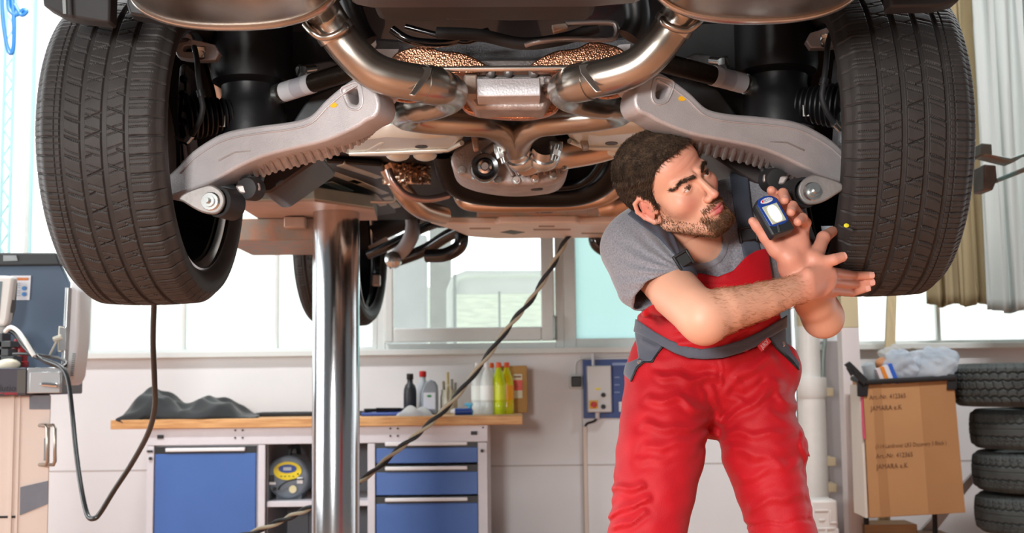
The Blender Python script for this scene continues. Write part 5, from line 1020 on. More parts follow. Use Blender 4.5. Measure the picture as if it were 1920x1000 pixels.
def nets(fun, lo, hi, h, smooth=1, margin=1.5):
    """naive surface nets over a sparsely evaluated grid: (verts, quads)"""
    B = 8; lo = np.array(tuple(lo), float); nb = np.ceil((np.array(tuple(hi))-lo)/(h*B)).astype(int); n = nb*B
    bc = np.stack(np.meshgrid(*[lo[i]+h*B*(np.arange(nb[i])+.5) for i in range(3)], indexing='ij'), -1).reshape(-1, 3).astype(f32)
    db = fun(bc); act = np.where(np.abs(db) < h*B*.87*margin+.006)[0]
    D = np.repeat(np.repeat(np.repeat(np.where(db < 0, -1, 1).astype(f32).reshape(nb), B, 0), B, 1), B, 2)
    lc = np.stack(np.meshgrid(*[np.arange(B)]*3, indexing='ij'), -1).reshape(-1, 3)
    bi = np.stack(np.unravel_index(act, nb), -1)
    for s in range(0, len(act), 600):
        ii = (bi[s:s+600, None, :]*B+lc[None]).reshape(-1, 3); D[ii[:, 0], ii[:, 1], ii[:, 2]] = fun((lo+ii*h).astype(f32))
    I = (D < 0); cnt = np.zeros(tuple(n-1), np.uint8)
    sl = [(slice(0, -1), slice(1, None))[k] for k in (0, 1)]
    for dx in (0, 1):
        for dy in (0, 1):
            for dz in (0, 1): cnt += I[sl[dx], sl[dy], sl[dz]]
    cells = np.stack(np.where((cnt > 0) & (cnt < 8)), -1); m = len(cells)
    idx = np.full(tuple(n-1), -1, np.int32); idx[cells[:, 0], cells[:, 1], cells[:, 2]] = np.arange(m)
    cor = np.array([(dx, dy, dz) for dx in (0, 1) for dy in (0, 1) for dz in (0, 1)])
    vals = np.stack([D[cells[:, 0]+c[0], cells[:, 1]+c[1], cells[:, 2]+c[2]] for c in cor], -1)
    acc = np.zeros((m, 3)); w = np.zeros(m)
    for a in range(8):
        for b in range(a+1, 8):
            if np.abs(cor[a]-cor[b]).sum() != 1: continue
            va, vb = vals[:, a], vals[:, b]; x = (va < 0) != (vb < 0); t = np.where(x, va/np.where(x, va-vb, 1), 0)
            acc += np.where(x[:, None], cor[a]+t[:, None]*(cor[b]-cor[a]), 0); w += x
    vs = lo+(cells+acc/w[:, None])*h; Q = []
    for ax in range(3):
        o1, o2 = [(1, 2), (2, 0), (0, 1)][ax]
        a = [slice(None)]*3; b = [slice(None)]*3; a[ax] = slice(0, -1); b[ax] = slice(1, None)
        A, Bq = I[tuple(a)], I[tuple(b)]; e = np.stack(np.where(A != Bq), -1)
        ok = (e[:, o1] > 0) & (e[:, o2] > 0) & (e[:, o1] < n[o1]-1) & (e[:, o2] < n[o2]-1); e = e[ok]
        flip = I[e[:, 0], e[:, 1], e[:, 2]]
        def at(d1, d2):
            c = e.copy(); c[:, o1] -= d1; c[:, o2] -= d2; return idx[c[:, 0], c[:, 1], c[:, 2]]
        q = np.stack([at(1, 1), at(0, 1), at(0, 0), at(1, 0)], -1); q[~flip] = q[~flip][:, ::-1]; Q.append(q)
    Q = np.concatenate(Q); Q = Q[(Q >= 0).all(1)]
    for _ in range(smooth):
        s = np.zeros_like(vs); c = np.zeros(len(vs))
        for k in range(4):
            a_, b_ = Q[:, k], Q[:, (k+1) % 4]
            for j in range(3): s[:, j] += np.bincount(a_, vs[b_, j], len(vs))+np.bincount(b_, vs[a_, j], len(vs))
            c += np.bincount(a_, minlength=len(vs))+np.bincount(b_, minlength=len(vs))
        vs = np.where(c[:, None] > 0, vs*.5+.5*s/np.maximum(c, 1)[:, None], vs)
    return vs, Q
def vnormals(vs, Q):
    n = np.cross(vs[Q[:, 2]]-vs[Q[:, 0]], vs[Q[:, 3]]-vs[Q[:, 1]]); out = np.zeros_like(vs)
    for k in range(4):
        for j in range(3): out[:, j] += np.bincount(Q[:, k], n[:, j], len(vs))
    return out/np.maximum(np.linalg.norm(out, axis=1), 1e-12)[:, None]
def sdfpart(name, fun, lo, hi, h, m, parent, smooth=1):
    vs, Q = nets(fun, lo, hi, h, smooth); return fastmesh(name, vs, Q, m, parent)
def bbox(pts, pad): a = np.array([tuple(q) for q in pts]); return a.min(0)-pad, a.max(0)+pad
# ================================================================ THE MECHANIC
man = thing('person', 'bearded man in red and grey dungarees holding a lamp and gripping the right tyre', 'person', (P(1340, 800, 2.7).x, 2.7, 0))
def tyreY(px, py):
    d = ray(px, py); dz = d.z/d.y; a = 1+dz*dz; b = -2*(AX)-2*dz*(AZ-1.05); c = AX**2+(AZ-1.05)**2-TR**2; D_ = b*b-4*a*c
    return (-b-math.sqrt(D_))/(2*a) if D_ > 0 else -b/(2*a)
# ---- head frame: local millimetres, x = his left, y = forward, z = up
HC = A3(P(1254.3, 351, 2.62)); HS = .001065
HM = np.array([[.6812, .5499, -.4832], [.4533, -.8352, -.3114], [.5748, .0069, .8183]], f32)
def tolocal(p): return ((p-HC)@HM)/HS
def toworld(q): return HC+(np.asarray(q, f32)*HS)@HM.T
HEARP = [(-70, 14, -8), (-74, 10, 10), (-79, -6, 20), (-84, -20, 12), (-85, -24, -6), (-81, -17, -24), (-75, -3, -40), (-71, 8, -42), (-69, 12, -32)]
def head_local(q, lids=True):
    x, y, z = q[:, 0], q[:, 1], q[:, 2]; s = np.stack([np.abs(x), y, z], -1)
    d = ell(q, (0, -12, 32), (75, 98, 86))
    d = smin(d, ell(q, (0, 34, 46), (64, 56, 50)), 14)
    d = smin(d, ell(q, (0, 38, -28), (60, 55, 78)), 14)
    d = smin(d, ell(q, (0, 52, -74), (42, 46, 36)), 16)
    d = smin(d, caps(s, (58, 6, -58), (22, 84, -102), 14, 13), 16)
    d = smin(d, ell(q, (0, 88, -100), (22, 16, 17)), 12)
    d = smin(d, ell(s, (44, 58, -24), (22, 24, 22)), 20)
    d = smin(d, caps(s, (10, 90, 15), (46, 72, 17), 9, 8), 9)
    d = smax(d, -ell(s, (31, 99, -1), (19, 15, 12)), 9)
    d = smin(d, ell(q, (0, 82, -66), (30, 20, 24)), 9)
    # nose
    d = smin(d, caps(q, (0, 90, 8), (0, 108, -30), 6.5, 8), 8)
    d = smin(d, ell(q, (0, 111, -36), (9.5, 11, 9)), 6)
    d = smin(d, ell(s, (11.5, 102, -40), (7.5, 10, 7.5)), 5)
    d = smax(d, -ell(s, (6, 106, -49), (4, 6.5, 4.5)), 2)
    # lips
    up = np.minimum(caps(s, (0, 104, -62.5), (12, 101.5, -62.5), 4, 3.8), caps(s, (12, 101.5, -62.5), (24, 92, -67), 3.8, 2))
    lw = np.minimum(caps(s, (0, 102.5, -73), (12, 99.5, -72), 5, 4.4), caps(s, (12, 99.5, -72), (23, 92, -68), 4.4, 2))
    d = smin(d, np.minimum(up, lw), 3)
    d = smax(d, -np.minimum(caps(s, (0, 108, -67.3), (13, 105, -67), 1.1), caps(s, (13, 105, -67), (26, 94, -68), 1.1)), 1.5)
    # eyelids and opening
    if lids:
        d = smin(d, nrm(s-A3((31, 74.5, -1)))-14.6, 6)
        op = ell(s, (31, 90, -1.2), (13.5, 12, 4.2)); d = smax(d, -op, 1.2)
        d = smin(d, np.minimum(caps(s, (19, 85.5, 1), (31, 89.6, 4.2), 1.5), caps(s, (31, 89.6, 4.2), (44, 82.5, -1), 1.6)), 2)
        d = smin(d, caps(s, (20, 84.5, -5), (40, 83.5, -6), 2), 3)
    # ears
    e = chain(s*A3((-1, 1, 1)), HEARP, [4, 4, 4.4, 4.6, 4.6, 4.6, 5.5, 4.5, 3], 2)
    e = smin(e, ell(s, (75, -5, -8), (3.5, 18, 27)), 4)
    e = smax(e, -ell(s, (82, 3, -10), (6, 9, 13)), 3)
    e = smin(e, caps(s*A3((-1, 1, 1)), (-80, -12, -12), (-79, -6, 8), 2.4), 4)
    e = smin(e, ell(s, (72, 14, -18), (4, 5, 7)), 3)
    d = smin(d, e, 5)
    # brow furrows
    for k, zz in enumerate((40, 52)): d = d+.9*np.exp(-((z-zz-.004*(x-8)**2*0-4*np.sin(x*.05+k))/2.2)**2)*np.exp(-(x/34)**2)*(y > 40)
    return d
def head(p):
    out = np.full(len(p), .2, f32); r = nrm(p-HC); m = r < .2; out[~m] = r[~m]-.13
    if m.any(): out[m] = head_local(tolocal(p[m]))*HS
    return out
# ---- skeleton in world coordinates
NB = P(1284, 452, 2.72)                       # base of the neck
RS, RE, RW = P(1190, 462, 2.68), P(1318, 600, 2.44), P(1503, 540, 2.545)
LS, LE, LW = P(1442, 385, 2.86), P(1543, 594, 2.72), P(1488, 500, 2.57)
tilt = Matrix.Rotation(-.22, 3, 'Y')
def neck(p): return caps(p, toworld((0, -22, -40)), NB, .066, .07)
def arms(p):
    d = chain(p, [RS, (RS+RE)/2, RE], [.060, .053, .046], .006)
    d = smin(d, caps(p, P(1262, 550, 2.52), P(1294, 577, 2.46), .046, .044), .02)
    d = smin(d, chain(p, [RE, RE+(RW-RE)*.22+V(0, 0, .004), RE+(RW-RE)*.6, RW], [.046, .0455, .0375, .029], .006), .02)
    d = smin(d, ell(p, RE+V(.006, -.004, -.022), (.022, .022, .02)), .025)
    l = chain(p, [LS, (LS+LE)/2, LE], [.06, .05, .043], .006)
    l = smin(l, chain(p, [LE, LE+(LW-LE)*.3, LE+(LW-LE)*.7, LW], [.043, .044, .036, .03], .006), .02)
    l = smin(l, ell(p, LE+V(.0, 0, -.012), (.034, .034, .03)), .02)
    return np.minimum(d, l)
def chest(p):
    d = ell(p, P(1332, 505, 2.79), (.165, .115, .185), tilt)
    d = smin(d, caps(p, P(1215, 448, 2.74), P(1425, 385, 2.88), .078, .075), .05)
    d = smin(d, caps(p, NB, P(1225, 440, 2.75), .07, .06), .04)
    d = smin(d, caps(p, NB, P(1400, 372, 2.86), .065, .06), .04)
    d = smin(d, ell(p, P(1332, 610, 2.75), (.152, .105, .16)), .06)
    return d
# right hand: back of the hand to the camera, thumb up on the side wall, four fingers under the tread
def tp(px, py, off=-.012): return P(px, py, tyreY(px, py)+off)
RF = [([(1540, 492, 2.55), (1564, 487, 2.545), (1579, 482, 2.55)], (.0135, .0122, .0112)),
      ([(1555, 511, 2.565), (1602, 517, None), (1633, 517, None)], (.0126, .0106, .0094)),
      ([(1555, 527, 2.585), (1606, 534, None), (1634, 530, None)], (.012, .0102, .009)),
      ([(1550, 543, 2.605), (1597, 549, None), (1626, 541, None)], (.0116, .0096, .0082))]
RFp = [[P(x, y, Y if Y else min(tyreY(x, y)-.013, 2.72)) for x, y, Y in f] for f, _ in RF]
RT = [P(1527, 487, 2.555), P(1544, 446, 2.60), P(1561, 434, 2.65)]
def rhand(p):
    d = chain(p, [RW, P(1519, 535, 2.552)], [.0293, .0255], .01); d = smin(d, ell(p, P(1538, 524, 2.572), (.034, .0155, .036)), .015)
    for (a, b) in (((1516, 516, 2.53), (1547, 504, 2.555)), ((1516, 528, 2.53), (1556, 516, 2.567)), ((1516, 541, 2.535), (1556, 530, 2.585)), ((1516, 549, 2.545), (1550, 545, 2.605))): d = smin(d, caps(p, P(*a), P(*b), .0165, .0138), .010)
    d = smin(d, chain(p, [P(1516, 514, 2.562)]+RT, [.019, .0175, .0135, .0115], .008), .014)
    fg = None
    for pts, (f, r) in zip(RFp, RF):
        c = chain(p, pts, r, .003); fg = c if fg is None else smin(fg, c, .0012)
    return smin(d, fg, .007)
# left hand: palm to the camera behind the lamp
LF = [[(1462, 425, 2.585), (1458, 385, 2.585), (1449, 361, 2.565), (1446, 357, 2.555)],
      [(1478, 425, 2.585), (1480, 388, 2.585), (1468, 362, 2.55), (1471, 376, 2.525)],
      [(1494, 430, 2.58), (1498, 404, 2.575), (1486, 386, 2.535), (1483, 398, 2.512)],
      [(1504, 440, 2.575), (1511, 418, 2.56), (1505, 409, 2.535), (1496, 416, 2.512)]]
LFp = [[P(*q) for q in f] for f in LF]
LT = [P(1455, 468, 2.55), P(1436, 444, 2.545), P(1420, 424, 2.54), P(1411, 415, 2.537)]
def lhand(p):
    d = chain(p, [LW, P(1484, 462, 2.57)], [.0315, .034], .01)
    d = smin(d, ell(p, P(1482, 446, 2.578), (.040, .02, .042)), .015)
    d = smin(d, caps(p, P(1480, 485, 2.55), P(1458, 464, 2.555), .024, .018), .015)
    d = smin(d, ell(p, P(1502, 458, 2.56), (.016, .016, .036)), .015)
    d = smin(d, chain(p, LT, [.018, .0145, .012, .0095], .005), .012)
    fg = None
    for f in LFp:
        c = chain(p, f, [.0125, .0115, .0108, .0098], .003); fg = c if fg is None else smin(fg, c, .0012)
    return smin(d, fg, .006)
def body(p):
    d = smin(head(p), neck(p), .02)
    d = smin(d, chest(p)+.008, .03)
    d = smin(d, arms(p), .03)
    return smin(smin(d, rhand(p), .012), lhand(p), .012)
skin = mat('skin', 'd9a58c', .5, sss=.12, bump=.06, bscale=300)
def skin_nodes():
    n = skin.node_tree.nodes; l = skin.node_tree.links; a = n.new('ShaderNodeAttribute'); a.attribute_name = 'tone'; l.new(a.outputs['Color'], n['Principled BSDF'].inputs['Base Color'])
skin_nodes()
lo, hi = bbox([HC-.15, HC+.15, RS, RE, P(1640, 545, 2.6), LE, P(1330, 720, 2.75), V(0, 2.36, 1.2), V(0, 2.95, 1.2)], .05); lo[0] = RS.x-.08
hi[2] = float(HC[2])+.155
vs, Q = nets(body, lo, hi, .0028, 1)
# refine the head with a finer grid, joined to the body mesh under the collar
def headneck(p): return smax(smin(head(p), neck(p), .02), -((p-A3(NB))@A3(V(-.3, 0, 1).normalized())+.02), .002)
hv, hq = nets(headneck, HC-.165, HC+.165, .0018, 1)
cut = A3(toworld((0, -5, -118))); up_ = HM[:, 2]
inh = (nrm(vs.astype(f32)-HC) < .155) & (((vs.astype(f32)-cut)@up_) > 0)
keep = ~inh[Q].all(1); Q = Q[keep]
allv = np.concatenate([vs, hv]); allq = np.concatenate([Q, hq+len(vs)])
used = np.zeros(len(allv), bool); used[allq] = True; remap = np.cumsum(used)-1; allv = allv[used]; allq = remap[allq]
bodyo = fastmesh('body', allv, allq, skin, man)
# skin tone: pinker nose, ears, cheeks and lips, greyer beard area
loc = tolocal(allv.astype(f32)); base = np.array(lin('d49e84')); pink = np.array(lin('d0776a')); lip = np.array(lin('c8656a')); stub = np.array(lin('a8765c'))
ax_ = np.stack([np.abs(loc[:, 0]), loc[:, 1], loc[:, 2]], -1); nearhead = nrm(allv.astype(f32)-HC) < .16
def blob(c, r): return np.exp(-((ax_-A3(c))**2/np.array(r)**2).sum(-1))*nearhead
w = np.clip(.55*blob((42, 80, -30), (22, 40, 20))+.6*blob((0, 115, -38), (12, 16, 12))+.75*blob((80, -5, -8), (14, 30, 36))+.35*blob((20, 90, 45), (40, 40, 30)), 0, 1)
tone = base*(1-w[:, None])+pink*w[:, None]
wl_ = np.clip(1.6*(blob((0, 103, -63), (17, 9, 3.6))+blob((0, 103, -73), (16, 9, 5))), 0, 1); tone = tone*(1-wl_[:, None])+lip*wl_[:, None]
hands = np.clip(1-np.minimum(rhand(allv.astype(f32)), lhand(allv.astype(f32)))/.02, 0, 1)*.35; tone = tone*(1-hands[:, None])+pink*hands[:, None]
def beard_w(q):
    """beard density in head space"""
    x, y, z = np.abs(q[:, 0]), q[:, 1], q[:, 2]
    lipz = (np.abs(z+68) < 10-.2*x) & (x < 25) & (y > 80)
    must = np.clip(1-np.abs(z+55+.004*x**2)/7, 0, 1)*(x < 30)*(y > 75)
    corner = np.clip(1-np.hypot(x-29, z+74)/13, 0, 1)*(y > 60)
    goat = np.clip((-80-z)/6, 0, 1)*np.clip((36-x)/8, 0, 1)*(y > 40)*(z > -124)
    soul = np.clip(1-np.hypot(x/8, (z+82)/9), 0, 1)*(y > 80)
    sq = np.stack([x, y, z], -1).astype(f32); jd = np.minimum(caps(sq, (66, 12, -44), (50, 50, -82), 0), caps(sq, (50, 50, -82), (20, 92, -108), 0))
    side = .34*np.clip(1.25-jd/20, 0, 1)+.2*np.clip(1-caps(sq, (68, 20, -12), (66, 14, -44), 0)/9, 0, 1)
    b = np.maximum.reduce([must, corner*.8, goat, soul*.8, side]); return np.where(lipz, 0, b)
bw = beard_w(loc)*nearhead*.75; tone = tone*(1-bw[:, None])+stub*bw[:, None]
at_ = bodyo.data.color_attributes.new('tone', 'FLOAT_COLOR', 'POINT'); at_.data.foreach_set('color', np.concatenate([tone, np.ones((len(tone), 1))], 1).astype(f32).ravel())
# ---- eyes
for sgn in (-1, 1):
    c = toworld((31*sgn, 74.5, -1)); g = A3(V(*(HM@A3((.28, .93, .16)))).normalized())
    e = MB().sph(V(*c), .0135, 28, 20).build('eye', mat('eye_white', 'd9d2cc', .2, coat=.5), man)
    MB().lathe([(.0001, .01385), (.003, .0137), (.0066, .0127), (.0071, .0122)], V(*c), V(*g), 24, cap=False).build('iris', mat('iris_brown', '5a4a3c', .2, coat=.6), e)
    MB().lathe([(.0001, .0142), (.0032, .01405), (.0035, .0137)], V(*c), V(*g), 18, cap=False).build('pupil', mat('pupil_black', '0a0808', .1, coat=.6), e)
# ---- hair, beard, eyebrows as modelled strands over a base
NT = vnormals(allv, allq); HVi = np.where(nearhead)[0]; hn = (NT[HVi].astype(f32))@HM; hl = loc[HVi]; rs = np.random.RandomState(11)
def hairline(q):
    th = np.degrees(np.arctan2(np.abs(q[:, 0]), q[:, 1])); return np.interp(th, [0, 30, 44, 56, 66, 74, 86, 92, 100, 112, 124, 150, 180], [70, 68, 60, 42, 24, -14, -20, 14, 20, 8, -38, -60, -64])
def strands(name, w, dirfun, length, rad, m, n, lift=.35, root=0.):
    pr = w/w.sum(); k = rs.choice(len(HVi), n, p=pr); p0 = hl[k]+rs.randn(n, 3)*1.2; nn = hn[k]; d = dirfun(p0)+rs.randn(n, 3)*.22; d = d-nn*(d*nn).sum(1, keepdims=True); d /= np.maximum(np.linalg.norm(d, axis=1), 1e-6)[:, None]
    L = (length(p0)*(.7+.6*rs.rand(n)))[:, None]; r = rad*(.8+.5*rs.rand(n))[:, None]
    d1 = d*(1-lift)+nn*lift; d1 /= np.linalg.norm(d1, axis=1)[:, None]; d2 = d*(1-lift*.3)+nn*lift*.3; b = np.cross(d1, nn); b /= np.maximum(np.linalg.norm(b, axis=1), 1e-6)[:, None]; c = np.cross(b, d1)
    p0 = p0+nn*root; p1 = p0+d1*L*.5; p2 = p1+d2*L*.5; V0 = []
    for ctr, rr in ((p0, r), (p1, r*.8)):
        for a in (0, 2.09, 4.19): V0.append(ctr+(b*math.cos(a)+c*math.sin(a))*rr)
    V0.append(p2); Vt = toworld(np.stack(V0, 1).reshape(-1, 3)); o = (np.arange(n)*7)[:, None]
    F_ = np.concatenate([o+np.array([[a, (a+1) % 3, 3+(a+1) % 3]]) for a in range(3)]+[o+np.array([[a, 3+(a+1) % 3, 3+a]]) for a in range(3)]+[o+np.array([[3+a, 3+(a+1) % 3, 6]]) for a in range(3)])
    return fastmesh(name, Vt, F_, m, man, smooth=True)
hairm = mat('dark_brown_hair', '2f241c', .7, var=.35, scale=60, col2='4d3c2e', spec=.25); beardm = mat('brown_beard', '5c3d26', .55, col2='7b5534', scale=40, var=.3)
hw = np.clip((hl[:, 2]-hairline(hl))/5, 0, 1)*(nrm(hl*A3((1, 1, 1))-A3((0, -10, 30))) < 130)
ear = (np.abs(hl[:, 0]) > 74) & (hl[:, 2] < 30) & (hl[:, 1] > -30); hw[ear] = 0
def combed(q): 
    return np.stack([-.25*np.ones(len(q))+.004*q[:, 0], np.where(q[:, 2] > 60, .55, -.35), np.where(q[:, 2] > 60, .1, -.9)], -1)
def hairbase(p):
    q = tolocal(p); t = 3+6*np.clip((q[:, 2]-50)/50, 0, 1)+.8*np.sin(q[:, 0]*.35+np.sin(q[:, 1]*.2)*2)*np.sin(q[:, 1]*.3)
    e = ell(np.stack([np.abs(q[:, 0]), q[:, 1], q[:, 2]], -1), (80, -2, -12), (16, 30, 40))
    return smax(smax(head_local(q)-t, hairline(q)-q[:, 2]+2, 8), -e, 6)*HS
hb2 = sdfpart('hair', hairbase, HC-.17, HC+.17, .0026, hairm, man)
hs2 = strands('hair_strands', hw, combed, lambda q: np.where(q[:, 2] > 55, 15., 9.), .5, hairm, 26000, .45, 3.5)
hs2.parent = hb2
hs2['kind'] = 'stuff'
wbd = beard_w(hl); wbd = np.where(wbd > .08, wbd, 0)
bm_ = strands('beard', wbd**1.2, lambda q: np.stack([q[:, 0]*.012, .35*np.ones(len(q)), -np.ones(len(q))], -1), lambda q: np.where((np.abs(q[:, 0]) < 34) & (q[:, 2] < -76), 9., np.where(np.abs(q[:, 0]) > 38, 3.5, 5.5)), .42, beardm, 9000, .38)
xx_ = np.abs(hl[:, 0]); bz_ = np.interp(xx_, [8, 20, 38, 52], [13, 17, 19, 12]); wb = np.clip(1-np.abs(hl[:, 2]-bz_)/np.interp(xx_, [8, 36, 54], [5, 4.5, 2.5]), 0, 1)*(xx_ > 9)*(xx_ < 53)*(hl[:, 1] > 40)
strands('eyebrows', wb, lambda q: np.stack([np.sign(q[:, 0]), -.3*np.ones(len(q)), .25*np.ones(len(q))], -1), lambda q: 6.+0*q[:, 0], .25, hairm, 1900, .15)
wl2 = np.clip(1-nrm((np.stack([xx_, hl[:, 1], hl[:, 2]], -1)-A3((32, 90, 4)))/A3((12, 8, 2.2))), 0, 1)
if wl2.sum() > 0: strands('eyelashes', wl2, lambda q: np.stack([.3*np.sign(q[:, 0]), np.ones(len(q)), .1*np.ones(len(q))], -1), lambda q: 5.+0*q[:, 0], .3, hairm, 160, .7)
# ---- fine hair on the fore-arm
nb_ = NT[:]; fa = caps(allv.astype(f32), RE+(RW-RE)*.1, RE+(RW-RE)*.8, .055); ki = np.where((fa < 0) & (nb_[:, 1] < .35))[0]; k = rs.choice(ki, 1300); nf = 1300
p0 = allv[k]+rs.randn(nf, 3)*.0012; nn = nb_[k]; ad = np.array((RW-RE).normalized()); dd = ad+np.array((0, 0, -.35))+rs.randn(nf, 3)*.35; dd -= nn*(dd*nn).sum(1, keepdims=True); dd /= np.linalg.norm(dd, axis=1)[:, None]; ll = (.006+.006*rs.rand(nf))[:, None]
sd = np.cross(dd, nn)*.00008; VT = np.stack([p0-sd, p0+sd, p0+nn*.0002+dd*ll*.5+nn*ll*.2, p0+dd*ll+nn*ll*.25], 1).reshape(-1, 3); o = (np.arange(nf)*4)[:, None]
fh = fastmesh('arm_hair', VT, np.concatenate([o+np.array([[0, 1, 2]]), o+np.array([[0, 2, 3]]), o+np.array([[1, 3, 2]])]), mat('fair_arm_hair', 'b07a52', .6), man); fh['kind'] = 'stuff'
# ---- nails
nailm = mat('finger_nail', 'e3a898', .3, coat=.3)
def nail(q, back, r, side=V(0, -1, 0)):
    ax = (q-back).normalized(); s = (side-ax*side.dot(ax)).normalized(); t = ax.cross(s); A = np.zeros((7, 7, 3))
    for i in range(7):
        for j in range(7):
            u, v = -1+i/3, -1+j/3; a = u*.75; A[i, j] = q+ax*(r*.62*v*(1-.12*u*u)-r*.05)+(t*math.sin(a)+s*math.cos(a))*r*1.03
    return MB().grid(A).build('finger_nail', nailm, man)
nail(RFp[0][2], RFp[0][1], .0105, V(.1, -1, .2)); nail(RFp[1][2], RFp[1][1], .0098, V(.3, -1, .1)); nail(RFp[2][2], RFp[2][1], .0098, V(.3, -1, 0)); nail(RFp[3][2], RFp[3][1], .0092, V(.2, -1, -.1))
for f in LFp[1:]: nail(f[3], f[2], .0098, V(.25, -1, .1))
# ---- grey T-shirt
teem = mat('heather_grey_shirt', '6f6f77', .85, col2='8b8a90', scale=260, bump=.25, bscale=300, sheen=.25)
arp = (1288, 512)
def tee_outer(p):
    d = chest(p); x, y, s = proj(p)
    sl = chain(p, [RS+V(.005, .01, .0), (RS+RE)/2+V(-.012, .0, .004)], [.079, .071], .006)
    sl = smin(sl, caps(p, P(1176, 470, 2.68), P(1196, 540, 2.60), .05, .046), .03)
    l2 = chain(p, [LS, LS+(LE-LS)*.45], [.076, .062], .02)
    d = smin(smin(d, sl, .04), l2, .04)
    r = np.hypot(x-arp[0], y-arp[1]); a = np.arctan2(y-arp[1], x-arp[0]); fr = np.clip(1-(p[:, 1]-2.6)/.25, 0, 1)
    d = d-.0028*np.sin(a*26+np.sin(r*.03)*1.2)*np.exp(-((r-75)/50)**2)*((a < -1.9) | (a > 2.4))*fr
    for pts, A_, w_ in (([(1330, 470), (1352, 500), (1400, 480)], .005, 9), ([(1290, 470), (1330, 505), (1360, 512)], .004, 8), ([(1350, 450), (1375, 470), (1372, 500)], -.004, 8), ([(1195, 575), (1212, 590)], .006, 8), ([(1190, 592), (1215, 580)], -.004, 6)):
        d = d-A_*np.exp(-(linedist(x, y, pts)/w_)**2)
    return d
collar_c = P(1286, 428, 2.66)
def tee(p):
    d = tee_outer(p); d = smax(d, -(d+.006), .001)
    # collar opening follows the neck; sleeves are cut square to the arms
    nk = smin(neck(p)-.016, caps(p, P(1278, 436, 2.66), toworld((0, 20, -130)), .048, .05), .02); d = smax(d, -nk, .003)
    hd_ = head(p)-.006; d = smax(d, -hd_, .002)
    ax = A3((RE-RS).normalized()); ct = A3(P(1229, 548, 2.55)); ax2 = A3((P(1206, 600, 2.5)-P(1196, 480, 2.5)).normalized()*.55+(RE-RS).normalized()*.6); ax2 /= np.linalg.norm(ax2)
    arm_only = caps(p, RS, RE, .11); cutR = (p-ct)@ax2
    d = np.where(arm_only < 0, np.where(chest(p) > .012, smax(d, cutR, .001), d), d)
    axl = A3((LE-LS).normalized()); cl = A3(P(1466, 482, 2.80)); d = np.where((caps(p, LS, LE, .1) < 0) & (chest(p) > .012), smax(d, (p-cl)@axl, .001), d)
    return smax(d, -(p[:, 2]-P(1330, 640, 2.7).z), .002)
lo, hi = bbox([RS, P(1185, 570, 2.5), P(1330, 640, 2.75), LS, P(1490, 500, 2.8), V(.4, 2.52, 1.4), V(.4, 3.02, 1.4)], .1)
sdfpart('t_shirt', tee, lo, hi, .0028, teem, man)
# collar rib
def collar(p):
    nk = smin(neck(p)-.016, caps(p, P(1278, 436, 2.66), toworld((0, 20, -130)), .048, .05), .02)
    return smax(smax(tee_outer(p)-.0022, -(tee_outer(p)+.003), .001), np.maximum(nk-.013, -nk-.0), .001)
sdfpart('shirt_collar', lambda p: smax(collar(p), -(head(p)-.006), .001), *bbox([NB], .16), .0026, mat('collar_grey', '7c7c83', .85, sheen=.2), man)
# ---- dungarees
redm = mat('red_work_cloth', 'ae0818', .6, var=.06, scale=14, bump=.2, bscale=500, sheen=.06, spec=.3)
greym = mat('dark_grey_work_cloth', '4a4f5c', .7, var=.06, scale=14, bump=.2, bscale=500, sheen=.2); greym2 = mat('slate_strap_cloth', '454a56', .7, var=.05, scale=20, bump=.2, bscale=500)
zk = .56
LEGR = [P(1256, 715, 2.74), P(1238, 850, 2.66), P(1213, 1000, 2.58)]; LEGL = [P(1406, 715, 2.76), P(1428, 850, 2.70), P(1468, 1000, 2.64)]
LEGR += [V(LEGR[2].x-.03, 2.55, zk), V(LEGR[2].x-.06, 2.66, .09)]; LEGL += [V(LEGL[2].x+.05, 2.62, zk), V(LEGL[2].x+.09, 2.70, .09)]
FOLDS = [([(1222, 752), (1274, 748), (1325, 775)], .0075, 9), ([(1213, 798), (1274, 806), (1346, 788)], .007, 9), ([(1213, 842), (1281, 834), (1332, 816)], .007, 10), ([(1240, 705), (1290, 714), (1345, 708)], .006, 8), ([(1360, 791), (1418, 752), (1458, 720)], .008, 9), ([(1378, 712), (1404, 694), (1446, 672)], .007, 8), ([(1364, 812), (1440, 816), (1500, 808)], .006, 8), ([(1375, 735), (1395, 745), (1430, 715)], -.006, 8),
         ([(1205, 865), (1250, 858), (1300, 846)], .005, 9), ([(1146, 968), (1180, 946), (1215, 938)], .008, 8), ([(1150, 990), (1185, 975), (1208, 962)], .007, 7), ([(1150, 918), (1205, 911)], .007, 7), ([(1375, 842), (1420, 852), (1460, 866)], .006, 10), ([(1390, 900), (1440, 880), (1490, 872)], .006, 10), ([(1410, 950), (1450, 935), (1508, 928)], .006, 10),
         ([(1318, 728), (1328, 752), (1340, 768)], -.003, 5), ([(1332, 726), (1345, 752), (1346, 780)], .003, 6), ([(1347, 675), (1358, 692), (1352, 716), (1344, 730)], .003, 3), ([(1230, 690), (1280, 690), (1330, 700)], -.004, 9), ([(1460, 740), (1490, 760)], .006, 9), ([(1455, 770), (1500, 785)], -.005, 8), ([(1502, 815), (1515, 900), (1522, 965)], .003, 4), ([(1400, 985), (1450, 984), (1522, 975)], -.004, 4)]
